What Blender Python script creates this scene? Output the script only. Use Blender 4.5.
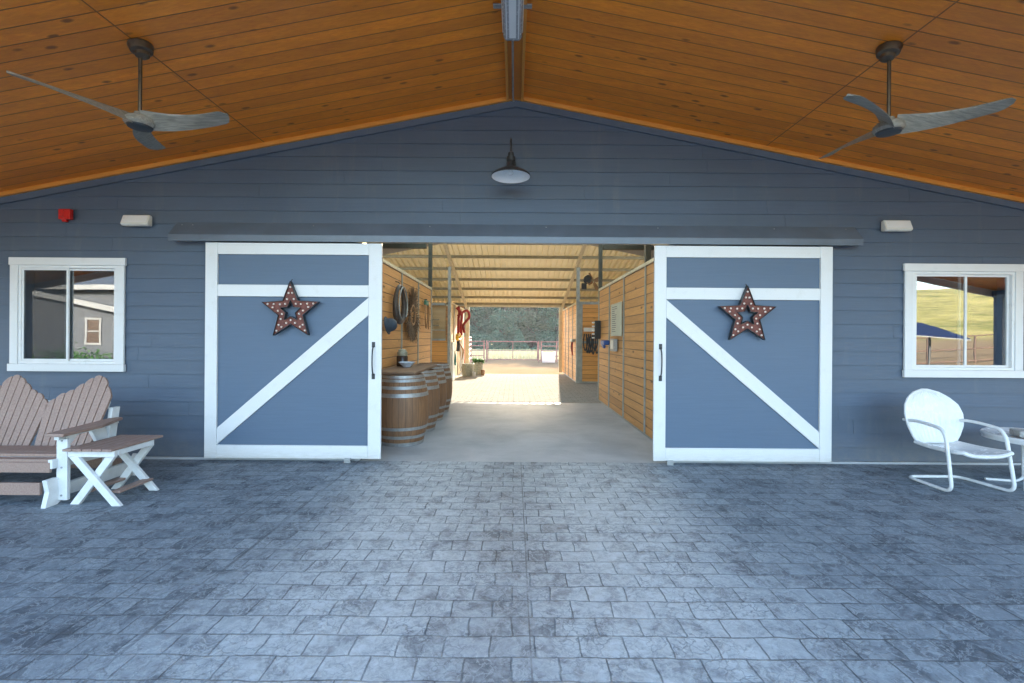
import bpy, bmesh, math, random
from mathutils import Vector, Matrix
R = math.radians
random.seed(7)
for o in list(bpy.data.objects): bpy.data.objects.remove(o)
S = bpy.context.scene
COL = S.collection

# ---------------------------------------------------------------- camera
cd = bpy.data.cameras.new('camera'); cam = bpy.data.objects.new('camera', cd); COL.objects.link(cam)
cd.lens = 16.0; cd.sensor_width = 36.0; cd.clip_end = 2000; cd.clip_start = 0.05
cd.shift_x = -0.002; cd.shift_y = -0.0044
cam.location = (0, 0, 1.4); cam.rotation_euler = (R(90), R(-0.4), 0)
S.camera = cam
HAZE = .0009
# ---------------------------------------------------------------- light
SUN_EL = math.atan(0.30); SUN_AZ = math.atan2(0.095, 1.0)
w = bpy.data.worlds.new('World'); S.world = w; w.use_nodes = True
wn = w.node_tree.nodes; wl = w.node_tree.links
sky = wn.new('ShaderNodeTexSky'); sky.sky_type = 'NISHITA'; sky.sun_disc = False
sky.sun_elevation = SUN_EL; sky.sun_rotation = SUN_AZ
sky.air_density = 1.0; sky.dust_density = 1.2; sky.ozone_density = 1.0
bg = wn['Background']; bg.inputs['Strength'].default_value = 0.15
wl.new(sky.outputs[0], bg.inputs['Color'])
ld = bpy.data.lights.new('sun', 'SUN'); ld.energy = 4.4; ld.angle = R(0.6); ld.color = (1.0, 0.88, 0.70)
sun = bpy.data.objects.new('sun', ld); COL.objects.link(sun)
sun.rotation_euler = Vector((0.095, 1.0, 0.30)).to_track_quat('Z', 'Y').to_euler()
S.view_settings.view_transform = 'Standard'; S.view_settings.look = 'None'
S.view_settings.exposure = 3.05; S.view_settings.gamma = 1.0

# ---------------------------------------------------------------- mesh helpers
class MB:
    def __init__(s): s.bm = bmesh.new()
    def box(s, x0, x1, y0, y1, z0, z1, M=None):
        vs = [Vector((x, y, z)) for x in (x0, x1) for y in (y0, y1) for z in (z0, z1)]
        if M is not None: vs = [M @ v for v in vs]
        v = [s.bm.verts.new(p) for p in vs]
        for f in ((0,1,3,2),(4,6,7,5),(0,4,5,1),(2,3,7,6),(0,2,6,4),(1,5,7,3)):
            s.bm.faces.new([v[i] for i in f])
        return s
    def cbox(s, c, size, rot=(0,0,0)):
        from mathutils import Euler
        M = Matrix.Translation(c) @ Euler(rot).to_matrix().to_4x4()
        a, b, d = size[0]/2, size[1]/2, size[2]/2
        return s.box(-a, a, -b, b, -d, d, M)
    def bar(s, p, q, wd, th, up=(0,0,1)):
        p, q = Vector(p), Vector(q); d = (q-p); L = d.length; d.normalize()
        u = Vector(up); sx = d.cross(u)
        if sx.length < 1e-4: sx = d.cross(Vector((0,1,0)))
        sx.normalize(); uz = sx.cross(d)
        M = Matrix((( d.x, sx.x, uz.x, p.x),(d.y, sx.y, uz.y, p.y),(d.z, sx.z, uz.z, p.z),(0,0,0,1)))
        return s.box(0, L, -wd/2, wd/2, -th/2, th/2, M)
    def prism(s, pts, axis, a, b):
        # pts polygon in the two other axes; extruded along axis from a to b
        def mk(p, t):
            if axis == 'y': return (p[0], t, p[1])
            if axis == 'x': return (t, p[0], p[1])
            return (p[0], p[1], t)
        A = [s.bm.verts.new(mk(p, a)) for p in pts]; B = [s.bm.verts.new(mk(p, b)) for p in pts]
        n = len(pts)
        s.bm.faces.new(A); s.bm.faces.new(B[::-1])
        for i in range(n): s.bm.faces.new((A[i], B[i], B[(i+1)%n], A[(i+1)%n]))
        return s
    def prismM(s, pts, M, a, b):
        A = [s.bm.verts.new(M @ Vector((p[0], p[1], a))) for p in pts]; B = [s.bm.verts.new(M @ Vector((p[0], p[1], b))) for p in pts]
        n = len(pts); s.bm.faces.new(A); s.bm.faces.new(B[::-1])
        for i in range(n): s.bm.faces.new((A[i], B[i], B[(i+1)%n], A[(i+1)%n]))
        return s
    def tube(s, pts, r, seg=10, closed=False):
        P = [Vector(p) for p in pts]; n = len(P)
        rr = r if isinstance(r, (list, tuple)) else [r]*n
        rings = []; prev = None
        for i in range(n):
            if closed: t = P[(i+1)%n]-P[i-1]
            else: t = P[min(i+1,n-1)]-P[max(i-1,0)]
            t.normalize()
            if prev is None:
                a = Vector((0,0,1)) if abs(t.z) < .9 else Vector((1,0,0))
                u = t.cross(a).normalized()
            else:
                u = prev - t*prev.dot(t); u.normalize()
            prev = u; v = t.cross(u)
            rings.append([s.bm.verts.new(P[i] + (u*math.cos(2*math.pi*k/seg)+v*math.sin(2*math.pi*k/seg))*rr[i]) for k in range(seg)])
        m = n if closed else n-1
        for i in range(m):
            a, b = rings[i], rings[(i+1)%n]
            for k in range(seg): s.bm.faces.new((a[k], a[(k+1)%seg], b[(k+1)%seg], b[k]))
        if not closed:
            s.bm.faces.new(rings[0][::-1]); s.bm.faces.new(rings[-1])
        return s
    def lathe(s, prof, c=(0,0,0), seg=24, M=None, cap=True):
        rings = []
        for (r, z) in prof:
            ring = []
            for k in range(seg):
                a = 2*math.pi*k/seg; p = Vector((r*math.cos(a), r*math.sin(a), z))
                p = (M @ p) if M is not None else p + Vector(c)
                ring.append(s.bm.verts.new(p))
            rings.append(ring)
        for i in range(len(rings)-1):
            a, b = rings[i], rings[i+1]
            for k in range(seg): s.bm.faces.new((a[k], a[(k+1)%seg], b[(k+1)%seg], b[k]))
        if cap:
            s.bm.faces.new(rings[0][::-1]); s.bm.faces.new(rings[-1])
        return s
    def build(s, name, mat, parent=None, smooth=False, bevel=0, kind=None):
        bmesh.ops.recalc_face_normals(s.bm, faces=s.bm.faces)
        me = bpy.data.meshes.new(name); s.bm.to_mesh(me); s.bm.free()
        me.materials.append(mat)
        if smooth:
            me.polygons.foreach_set('use_smooth', [True]*len(me.polygons))
            try: me.set_sharp_from_angle(angle=R(40))
            except Exception: pass
        o = bpy.data.objects.new(name, me); COL.objects.link(o)
        if parent is not None:
            o.parent = parent
        if bevel:
            m = o.modifiers.new('bevel', 'BEVEL'); m.width = bevel; m.segments = 2; m.limit_method = 'ANGLE'
        if kind: o['kind'] = kind
        return o
def curve(pts, n=8):
    # Catmull-Rom through points
    P = [Vector(p) for p in pts]; P = [P[0]*2-P[1]] + P + [P[-1]*2-P[-2]]; out = []
    for i in range(1, len(P)-2):
        for k in range(n):
            t = k/n; a,b,c,d = P[i-1],P[i],P[i+1],P[i+2]
            out.append(.5*((2*b)+(c-a)*t+(2*a-5*b+4*c-d)*t*t+(3*b-a-3*c+d)*t**3))
    out.append(P[-2]); return out
def fillet(pts, r=.07, n=6):
    P = [Vector(p) for p in pts]; out = [P[0]]
    for i in range(1, len(P)-1):
        a = (P[i-1]-P[i]); b = (P[i+1]-P[i]); ra = min(r, a.length*.48, b.length*.48)
        p0 = P[i]+a.normalized()*ra; p1 = P[i]+b.normalized()*ra
        for k in range(n+1):
            t = k/n; out.append(p0*(1-t)**2 + P[i]*2*t*(1-t) + p1*t*t)
    out.append(P[-1]); return out
def tag(o, label, cat, group=None, kind=None):
    o['label'] = label; o['category'] = cat
    if group: o['group'] = group
    if kind: o['kind'] = kind
    return o
def empty(name, loc=(0,0,0), rz=0):
    o = bpy.data.objects.new(name, None); COL.objects.link(o); o.location = loc; o.rotation_euler = (0,0,rz)
    o.empty_display_size = .1
    return o
def dup(o, parent=None):
    c = o.copy(); COL.objects.link(c)
    if parent is not None: c.parent = parent
    for ch in [k for k in bpy.data.objects if k.parent == o]: dup(ch, c)
    return c

# ---------------------------------------------------------------- material helpers
class NT:
    def __init__(s, name):
        s.m = bpy.data.materials.new(name); s.m.use_nodes = True
        s.t = s.m.node_tree; s.b = s.t.nodes['Principled BSDF']; s.out = s.t.nodes['Material Output']
    def n(s, typ, **kw):
        nd = s.t.nodes.new('ShaderNode'+typ)
        for k, v in kw.items(): setattr(nd, k, v)
        return nd
    def set(s, sock, v):
        if hasattr(v, 'is_linked') or isinstance(v, bpy.types.NodeSocket): s.t.links.new(v, sock)
        elif isinstance(v, (tuple, list)) and len(v) == 3 and sock.type == 'RGBA': sock.default_value = (*v, 1)
        else: sock.default_value = v
    def co(s):
        return s.n('TexCoord').outputs['Object']
    def map(s, v, scale=(1,1,1), loc=(0,0,0)):
        m = s.n('Mapping'); s.set(m.inputs['Vector'], v); m.inputs['Scale'].default_value = scale; m.inputs['Location'].default_value = loc
        return m.outputs[0]
    def noise(s, v, scale=5, detail=4, rough=.55, dist=0):
        m = s.n('TexNoise'); s.set(m.inputs['Vector'], v); m.inputs['Scale'].default_value = scale
        m.inputs['Detail'].default_value = detail; m.inputs['Roughness'].default_value = rough; m.inputs['Distortion'].default_value = dist
        return m.outputs['Fac']
    def ramp(s, f, stops, interp='LINEAR'):
        r = s.n('ValToRGB'); s.set(r.inputs[0], f); cr = r.color_ramp; cr.interpolation = interp
        while len(cr.elements) < len(stops): cr.elements.new(.5)
        for e, (p, c) in zip(cr.elements, stops):
            e.position = p; e.color = (c, c, c, 1) if not isinstance(c, (tuple, list)) else (*c, 1)
        return r.outputs[0]
    def math(s, op, a, b=0.0, c=None):
        m = s.n('Math', operation=op); s.set(m.inputs[0], a); s.set(m.inputs[1], b)
        if c is not None: s.set(m.inputs[2], c)
        return m.outputs[0]
    def mix(s, f, a, b, mode='MIX'):
        m = s.n('Mix', data_type='RGBA', blend_type=mode)
        s.set(m.inputs[0], f); s.set(m.inputs[6], a); s.set(m.inputs[7], b)
        return m.outputs[2]
    def xyz(s, v):
        m = s.n('SeparateXYZ'); s.set(m.inputs[0], v); return m.outputs
    def cxyz(s, x, y, z):
        m = s.n('CombineXYZ'); s.set(m.inputs[0], x); s.set(m.inputs[1], y); s.set(m.inputs[2], z); return m.outputs[0]
    def vadd(s, a, b):
        m = s.n('VectorMath', operation='ADD'); s.set(m.inputs[0], a); s.set(m.inputs[1], b); return m.outputs[0]
    def white(s, v, dim='1D'):
        m = s.n('TexWhiteNoise', noise_dimensions=dim); s.set(m.inputs['W' if dim == '1D' else 'Vector'], v); return m.outputs['Value']
    def bump(s, h, strength=.3, dist=.01, prev=None):
        m = s.n('Bump'); s.set(m.inputs['Height'], h); m.inputs['Strength'].default_value = strength; m.inputs['Distance'].default_value = dist
        if prev is not None: s.set(m.inputs['Normal'], prev)
        return m.outputs[0]
    def p(s, **kw):
        for k, v in kw.items():
            s.set(s.b.inputs[{'color':'Base Color','rough':'Roughness','metal':'Metallic','normal':'Normal','spec':'Specular IOR Level','coat':'Coat Weight','coatr':'Coat Roughness','emit':'Emission Color','emits':'Emission Strength','trans':'Transmission Weight','alpha':'Alpha'}[k]], v)
        return s.m

def paint(name, col, rough=.45, var=.12, bump=.05, scale=6, spec=.5, metal=0):
    t = NT(name); c = t.co(); n = t.noise(c, scale, 6, .6)
    f = t.ramp(n, [(.3, 0), (.7, 1)])
    cc = t.mix(f, tuple(x*(1-var) for x in col), tuple(min(1, x*(1+var)) for x in col))
    n2 = t.noise(c, 180, 2)
    return t.p(color=cc, rough=t.math('MULTIPLY_ADD', n, .25, rough-.12), normal=t.bump(n2, bump, .002), spec=spec, metal=metal)

def pine(name, c1, c2, axis, width, groove=(.05,.02,.008), rough=.35, coat=0.0, seams=False, off=0.0, knot=.60, bv=1.0, gw=.04, joints=None):
    t = NT(name); co = t.co(); X, Y, Z = t.xyz(co)
    a = Y if axis == 'y' else Z
    u = t.math('DIVIDE', t.math('ADD', a, off), width)
    idx = t.math('FLOOR', u); fr = t.math('FRACT', u)
    rnd = t.white(idx)
    if axis == 'y' and joints:      # butt joints at different places for each board
        side = t.math('SIGN', X)
        cell = t.math('FLOOR', t.math('MULTIPLY_ADD', X, 1/joints, .012))
        rnd = t.white(t.math('MULTIPLY_ADD', cell, 17.3, idx))
    sh = t.cxyz(t.math('MULTIPLY', rnd, 31.7), t.math('MULTIPLY', rnd, 13.1), t.math('MULTIPLY', rnd, 7.7))
    cs = t.vadd(co, sh)
    sc = (1.2, 26, 26) if axis == 'y' else (1.6, 1.6, 30)
    gr = t.noise(t.map(cs, sc), 2.2, 6, .62, .6)
    big = t.noise(t.map(cs, tuple(x*.22 for x in sc)), 2.0, 3)
    colr = t.mix(t.ramp(gr, [(.3, 0), (.72, 1)]), c1, c2)
    # board to board difference
    v = t.math('MULTIPLY_ADD', rnd, .5*bv, 1-.25*bv)
    colr = t.mix(1.0, colr, t.cxyz(v, t.math('MULTIPLY_ADD', rnd, .55*bv, 1-.30*bv), t.math('MULTIPLY_ADD', rnd, .6*bv, 1-.34*bv)), 'MULTIPLY')
    colr = t.mix(t.ramp(big, [(.35, .35), (.7, 0)]), colr, tuple(x*.6 for x in c1))
    # knots
    vo = t.n('TexVoronoi'); ks = (3.6, 10.0, 10.0) if axis == 'y' else (3.0, 3.0, 9.0)
    t.set(vo.inputs['Vector'], t.map(cs, ks)); vo.inputs['Scale'].default_value = 1.0
    kd = t.math('ADD', vo.outputs['Distance'], t.math('MULTIPLY', t.noise(co, 40, 2), .06))
    kn = t.ramp(kd, [(.13, 1), (.24, 0)])
    kr = t.xyz(vo.outputs['Color'])[0]
    kn = t.math('MULTIPLY', kn, t.math('GREATER_THAN', kr, knot))
    colr = t.mix(t.math('MULTIPLY', kn, .8), colr, tuple(x*.16 for x in c1))
    d = t.math('ABSOLUTE', t.math('SUBTRACT', fr, .5))
    g = t.ramp(d, [(.5-gw, 0), (.5-gw*.25, 1)])
    if seams:
        ds = t.math('ABSOLUTE', t.math('SUBTRACT', t.math('ABSOLUTE', X), 2.80))
        g = t.math('MAXIMUM', g, t.math('LESS_THAN', ds, .005))
    colr = t.mix(g, colr, groove)
    h = t.math('SUBTRACT', t.math('MULTIPLY', gr, .06), g)
    return t.p(color=colr, rough=t.math('MULTIPLY_ADD', gr, .2, rough), normal=t.bump(h, .9, .012), coat=coat, coatr=.25)

M = {}
# painted clapboard: blue grey with embossed cedar grain
t = NT('siding_paint'); c = t.co(); g = t.noise(t.map(c, (1.2, 1.2, 45)), 3, 5, .6, .4)
X, Y, Z = t.xyz(c); bi = t.math('FLOOR', t.math('DIVIDE', t.math('SUBTRACT', Z, .030), .154)); rb = t.white(bi)
bl = t.noise(c, 1.1, 4)
cc = t.mix(t.ramp(t.math('MULTIPLY_ADD', g, .5, t.math('MULTIPLY', bl, .5)), [(.35, 0), (.7, 1)]), (.072,.101,.148), (.096,.131,.184))
cc = t.mix(t.math('MULTIPLY', rb, .35), cc, (.078,.100,.128))
dz = t.math('MULTIPLY', t.ramp(t.math('MULTIPLY_ADD', t.noise(c, 5, 6, .7), .35, Z), [(.12, .55), (.55, 0)]), t.ramp(t.noise(c, 11, 5, .7), [(.35, .3), (.65, 1)]))
cc = t.mix(dz, cc, (.19,.18,.165))
cc = t.mix(t.ramp(t.noise(t.map(c, (2.2, 2.2, .25)), 3, 7, .7), [(.56, 0), (.78, .28)]), cc, (.19,.19,.185))
M['siding'] = t.p(color=cc, rough=t.math('MULTIPLY_ADD', bl, .2, .42), normal=t.bump(g, .35, .003), spec=.4)
t = NT('door_panel_paint'); c = t.co(); g = t.noise(t.map(c, (.9, .9, 34)), 3, 6, .65, .5); bl = t.noise(c, 1.6, 3)
cc = t.mix(t.ramp(g, [(.3, 0), (.75, 1)]), (.088,.132,.195), (.104,.151,.220))
M['door_blue'] = t.p(color=t.mix(t.math('MULTIPLY', bl, .3), cc, (.115,.145,.19)), rough=.5, normal=t.bump(g, .3, .003), spec=.35)
M['track'] = paint('track_cover_paint', (.105,.132,.17), .32, .15, .05, 3)
# white trim paint, slightly soiled low down
def white_paint(name, col=(.70,.70,.69), rough=.38, dirt=(.5,.47,.42)):
    t = NT(name); c = t.co(); n = t.noise(c, 9, 8, .7); n2 = t.noise(t.map(c, (3,3,40)), 3, 4)
    zz = t.xyz(c)[2]; f = t.math('MAXIMUM', t.ramp(n, [(.55, 0), (.78, .35)]), t.math('MULTIPLY', t.ramp(t.math('MULTIPLY_ADD', n, .12, zz), [(.08, .8), (.22, 0)]), t.ramp(n2, [(.35, .3), (.6, 1)])))
    return t.p(color=t.mix(f, t.mix(t.math('MULTIPLY', n2, .25), col, tuple(x*.86 for x in col)), dirt), rough=rough, normal=t.bump(n2, .12, .002))
M['white'] = white_paint('white_trim_paint'); M['vinyl'] = paint('white_vinyl', (.72,.72,.71), .3, .03, .02)
M['white_metal'] = paint('white_enamel', (.68,.69,.69), .25, .05, .03, 12)
M['poly_white'] = paint('white_poly_lumber', (.68,.69,.68), .5, .08, .15, 14)
t = NT('brown_poly_lumber'); c = t.co(); g = t.noise(t.map(c, (30, 4, 30)), 2.5, 6, .65); g2 = t.noise(c, 3, 4)
M['poly_brown'] = t.p(color=t.mix(t.ramp(g, [(.3,0),(.7,1)]), (.25,.155,.12), (.37,.255,.205)), rough=t.math('MULTIPLY_ADD', g2, .2, .5), normal=t.bump(g, .3, .003))
M['iron'] = paint('black_iron', (.025,.028,.032), .45, .3, .15, 30)
M['bronze'] = paint('dark_bronze', (.11,.085,.06), .35, .25, .05, 18, metal=.7)
M['galv'] = paint('galvanized_steel', (.37,.38,.38), .52, .22, .08, 25, metal=.7)
M['steel_tan'] = paint('tan_painted_steel', (.60,.53,.38), .5, .15, .05, 8)
M['steel_post'] = paint('grey_steel_post', (.30,.31,.28), .5, .2, .05, 8)
M['steel_dark'] = paint('dark_purlin_steel', (.27,.23,.15), .55, .2, .05, 8)
M['post_dark'] = paint('dark_steel_post', (.07,.065,.05), .5, .2, .05, 8)
M['red'] = paint('red_plastic', (.55,.015,.012), .3, .08, .02, 10)
M['clear'] = paint('frosted_lens', (.38,.385,.385), .25, .1, .1, 40)
M['cream'] = paint('cream_plastic', (.66,.64,.58), .4, .06, .03, 8)
M['ceiling'] = pine('stained_pine_ceiling', (.72,.185,.005), (.92,.315,.016), 'y', .138, groove=(.20,.065,.004), rough=.34, coat=.10, gw=.035, bv=.6, seams=True, joints=2.8)
M['pine'] = pine('pine_stall_boards', (.50,.23,.070), (.70,.37,.13), 'z', .135, bv=.45, groove=(.10,.045,.02), rough=.5, gw=.05)
M['pine_or'] = pine('orange_pine_boards', (.62,.27,.06), (.80,.41,.12), 'z', .135, bv=.45, groove=(.16,.06,.015), rough=.45, gw=.045)
M['ply'] = pine('pale_plywood', (.58,.42,.22), (.68,.52,.30), 'z', 1.3, rough=.6, knot=.95, gw=.004)
M['trim_wood'] = pine('pine_trim', (.58,.22,.03), (.74,.33,.06), 'z', 5.0, rough=.35, gw=.0005, knot=.97)
M['ridge_wood'] = pine('dark_ridge_wood', (.50,.15,.012), (.64,.22,.02), 'z', 9.0, rough=.45, gw=.0005, knot=.97)
t = NT('corrugated_cream_metal'); c = t.co(); n = t.noise(c, 2.5, 6, .6)
cm = t.p(color=t.mix(n, (.76,.71,.56), (.86,.82,.68)), rough=.5, normal=t.bump(t.noise(c, 60, 3), .1, .002))
tr = t.n('BsdfTranslucent'); tr.inputs[0].default_value = (.92,.80,.55,1); ms = t.n('MixShader'); ms.inputs[0].default_value = .12  # translucency added to the metal so sun brightens its underside
t.t.links.new(t.b.outputs[0], ms.inputs[1]); t.t.links.new(tr.outputs[0], ms.inputs[2]); t.t.links.new(ms.outputs[0], t.out.inputs[0]); M['corr'] = t.m
M['roof'] = paint('grey_roof_metal', (.30,.31,.32), .45, .1, .05, 3)

# stamped concrete patio
def pavers(name, cols, bw=.205, rh=.142, glossy=.42, bands=True, light=(.33,.37,.41)):
    t = NT(name); co = t.co()
    dn = t.n('TexNoise'); t.set(dn.inputs['Vector'], co); dn.inputs['Scale'].default_value = 5.5; dn.inputs['Detail'].default_value = 3
    sub = t.n('VectorMath', operation='SUBTRACT'); t.set(sub.inputs[0], dn.outputs['Color']); sub.inputs[1].default_value = (.5,.5,.5)
    scl = t.n('VectorMath', operation='SCALE'); t.set(scl.inputs[0], sub.outputs[0]); scl.inputs['Scale'].default_value = .036
    v = t.vadd(co, scl.outputs[0])
    def brick(vec, mort):
        b = t.n('TexBrick'); b.offset = .5; b.offset_frequency = 2; b.squash = 1.0; b.squash_frequency = 2
        t.set(b.inputs['Vector'], vec); b.inputs['Scale'].default_value = 1
        b.inputs['Brick Width'].default_value = bw; b.inputs['Row Height'].default_value = rh
        b.inputs['Mortar Size'].default_value = mort; b.inputs['Mortar Smooth'].default_value = .6; b.inputs['Bias'].default_value = 0
        b.inputs['Color1'].default_value = (0,0,0,1); b.inputs['Color2'].default_value = (1,1,1,1); b.inputs['Mortar'].default_value = (.5,.5,.5,1)
        return b
    b = brick(v, .0045)
    rnd = b.outputs['Color']; mort = b.outputs['Fac']
    X, Y, Z = t.xyz(co)
    n1 = t.noise(co, 6.0, 10, .72, .4)            # dark release mottles
    n2 = t.noise(co, 19, 8, .74, .7)              # slate relief
    n3 = t.noise(co, .7, 3)                      # broad
    ridge = t.math('ABSOLUTE', t.math('SUBTRACT', t.noise(co, 11, 7, .65, .8), .5))
    vein = t.ramp(ridge, [(.0, 1), (.035, 0)])
    base = t.mix(t.ramp(n2, [(.32, 0), (.68, 1)]), cols[0], cols[1])
    base = t.mix(t.math('MULTIPLY', t.xyz(rnd)[0], .40), base, cols[2])
    if bands:   # worn, faded lanes in the middle, opening sheen painted into their colour
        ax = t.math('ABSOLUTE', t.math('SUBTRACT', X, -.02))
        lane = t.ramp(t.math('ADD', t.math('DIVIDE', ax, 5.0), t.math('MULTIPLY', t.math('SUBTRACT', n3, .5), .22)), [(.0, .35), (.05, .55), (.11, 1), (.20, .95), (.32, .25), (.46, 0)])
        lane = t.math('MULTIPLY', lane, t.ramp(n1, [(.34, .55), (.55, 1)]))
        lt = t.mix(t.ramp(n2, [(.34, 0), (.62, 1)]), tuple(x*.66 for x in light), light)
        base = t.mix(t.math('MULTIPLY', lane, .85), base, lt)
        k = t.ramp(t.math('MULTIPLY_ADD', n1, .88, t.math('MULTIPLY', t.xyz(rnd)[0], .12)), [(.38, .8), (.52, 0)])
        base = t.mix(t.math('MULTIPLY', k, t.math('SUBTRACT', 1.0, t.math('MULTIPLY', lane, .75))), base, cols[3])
    base = t.mix(t.math('MULTIPLY', vein, t.ramp(n1, [(.35, .55), (.6, .15)])), base, tuple(x*1.05 for x in light))
    # slate crackle: fine dark edges, strongest down the middle strip
    vo = t.n('TexVoronoi', feature='DISTANCE_TO_EDGE'); vd = t.n('VectorMath', operation='SCALE'); t.set(vd.inputs[0], sub.outputs[0]); vd.inputs['Scale'].default_value = .16
    dn2 = t.n('TexNoise'); t.set(dn2.inputs['Vector'], co); dn2.inputs['Scale'].default_value = 22; dn2.inputs['Detail'].default_value = 4
    v3 = t.n('VectorMath', operation='SCALE'); t.set(v3.inputs[0], dn2.outputs['Color']); v3.inputs['Scale'].default_value = .07
    t.set(vo.inputs['Vector'], t.vadd(t.vadd(co, vd.outputs[0]), v3.outputs[0])); vo.inputs['Scale'].default_value = 17
    ck = t.ramp(vo.outputs['Distance'], [(.0, 1), (.07, 0)])
    ckm = t.ramp(t.noise(co, 2.6, 5, .65), [(.42, .08), (.60, .85)])
    ck = t.math('MULTIPLY', ck, ckm)
    base = t.mix(t.math('MULTIPLY', ck, .62), base, cols[3])
    cj = None
    for xx, ww in ((.085, .004), (-1.72, .010), (-2.11, .006), (2.15, .006), (4.1, .007), (-4.4, .007)):
        q = t.math('LESS_THAN', t.math('ABSOLUTE', t.math('SUBTRACT', t.math('ADD', X, t.math('MULTIPLY', t.math('SUBTRACT', n3, .5), .02)), xx)), ww)
        cj = q if cj is None else t.math('MAXIMUM', cj, q)
    jt = t.math('MAXIMUM', mort, cj) if bands else mort
    base = t.mix(t.math('MULTIPLY', jt, t.ramp(t.noise(co, 2.2, 5, .6), [(.35, .15), (.65, .75)])), base, tuple(x*.5 for x in cols[3]))
    h = t.math('SUBTRACT', t.math('ADD', t.math('MULTIPLY', n2, .55), t.math('MULTIPLY', n1, .3)), t.math('MULTIPLY', jt, .9)); h = t.math('SUBTRACT', h, t.math('MULTIPLY', ck, .25))
    fine = t.bump(t.noise(co, 90, 3), .25, .002)
    return t.p(color=base, rough=t.math('MULTIPLY_ADD', n2, .28, glossy), normal=t.bump(h, .9, .011, fine), spec=.5 if bands else .0)
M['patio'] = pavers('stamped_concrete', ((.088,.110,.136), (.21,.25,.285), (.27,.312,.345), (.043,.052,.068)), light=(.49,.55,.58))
M['pave2'] = pavers('breezeway_pavers', ((.31,.30,.275), (.40,.385,.355), (.35,.335,.31), (.09,.085,.08)), bw=.24, rh=.16, glossy=.75, bands=False, light=(.44,.43,.41))
t = NT('smooth_concrete'); c = t.co(); n = t.noise(c, 1.3, 8, .6, .5); n2 = t.noise(t.map(c, (.7, 2.2, 1)), 1.6, 7, .65); n3 = t.noise(c, 60, 4)
cc = t.mix(t.ramp(n, [(.35, 0), (.68, 1)]), (.30,.325,.35), (.44,.46,.48)); cc = t.mix(t.ramp(n2, [(.55, 0), (.75, .5)]), cc, (.54,.56,.57))
cc = t.mix(t.math('MULTIPLY', n3, .2), cc, (.25,.25,.25))
M['concrete'] = t.p(color=cc, rough=t.math('MULTIPLY_ADD', n2, .3, .34), normal=t.bump(t.noise(c, 25, 4), .15, .003), spec=.35)
M['bounce'] = paint('pale_bounce_concrete', (.55,.52,.47), .8, .1, .2, 2, spec=.2)  # pale concrete of the added slab that throws light at the ceiling
t = NT('ground_soil'); c = t.co(); X, Y, Z = t.xyz(c); n = t.noise(c, .35, 8, .65); n2 = t.noise(c, 14, 6, .7)
soil = t.mix(t.ramp(n, [(.3,0),(.7,1)]), (.17,.115,.065), (.235,.165,.10)); soil = t.mix(t.math('MULTIPLY', n2, .5), soil, (.28,.215,.145))
gn = t.noise(c, .22, 9, .72)
gc = t.mix(t.ramp(gn, [(.42,0),(.60,1)]), (.13,.14,.035), (.40,.34,.11))
gc = t.mix(t.ramp(t.noise(c, .8, 8, .75), [(.42,0),(.70,.85)]), gc, (.46,.36,.17))
# grass beyond the corral both behind (front yard hill) and past the rear fence
hs = t.math('SUBTRACT', t.math('MULTIPLY', X, .69), t.math('MULTIPLY', Y, .72))
m1 = t.ramp(t.math('ADD', t.math('DIVIDE', hs, 100), t.math('MULTIPLY', n, .08)), [(.40, 0), (.44, 1)])
m2 = t.math('GREATER_THAN', t.math('MULTIPLY_ADD', n, 4, Y), 33.5)
mm = t.math('MAXIMUM', m1, m2)
gc2 = t.mix(m2, gc, (.60,.52,.26))
M['ground'] = t.p(color=t.mix(mm, soil, gc2), rough=1.0, normal=t.bump(n2, .5, .03), spec=0.0)
# weathered fan blade wood
t = NT('weathered_blade'); c = t.co(); g = t.noise(t.map(c, (3, 40, 20)), 2, 6, .65, .5)
M['blade'] = t.p(color=t.mix(t.ramp(g, [(.3,0),(.75,1)]), (.13,.118,.095), (.33,.30,.25)), rough=.45, normal=t.bump(g, .3, .003))
t = NT('rusty_red_metal'); c = t.co(); g = t.noise(c, 35, 6, .7)
M['rust'] = t.p(color=t.mix(t.ramp(g, [(.35,0),(.65,1)]), (.085,.018,.012), (.20,.050,.030)), rough=.6, normal=t.bump(g, .3, .002))
M['lining'] = paint('white_shade_lining', (.86,.86,.84), .3, .02, .0)
M['bulb'] = paint('pearl_bulb', (.85,.72,.62), .2, .05, .0)
# barrel oak staves: staves counted round the axis
t = NT('oak_staves'); c = t.co(); X, Y, Z = t.xyz(c)
an = t.math('MULTIPLY', t.math('ARCTAN2', Y, X), 26/(2*math.pi)); rb = t.white(t.math('FLOOR', an)); fr = t.math('ABSOLUTE', t.math('SUBTRACT', t.math('FRACT', an), .5))
g = t.noise(t.vadd(t.map(c, (22, 22, 1.6)), t.cxyz(t.math('MULTIPLY', rb, 9), 0.0, 0.0)), 1.5, 6, .65)
cc = t.mix(t.ramp(g, [(.3,0),(.7,1)]), (.13,.060,.026), (.30,.155,.070)); cc = t.mix(t.math('MULTIPLY', rb, .45), cc, (.22,.13,.08))
cc = t.mix(t.ramp(fr, [(.46,0),(.49,1)]), cc, (.04,.022,.014))
M['oak'] = t.p(color=cc, rough=.6, normal=t.bump(g, .3, .004))
M['plank'] = pine('brown_plank', (.17,.105,.065), (.27,.175,.11), 'z', 3.0, rough=.6, gw=.001)
M['leather'] = paint('dark_leather', (.055,.045,.042), .45, .4, .2, 25)
M['strap'] = paint('tan_strap', (.30,.16,.07), .6, .3, .2, 25)
M['denim'] = paint('dark_blue_felt', (.035,.055,.085), .7, .3, .3, 25)
M['twig'] = paint('dry_twigs', (.16,.10,.06), .8, .5, .3, 40)
M['teal'] = paint('teal_webbing', (.03,.16,.13), .6, .3, .2, 25)
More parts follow.
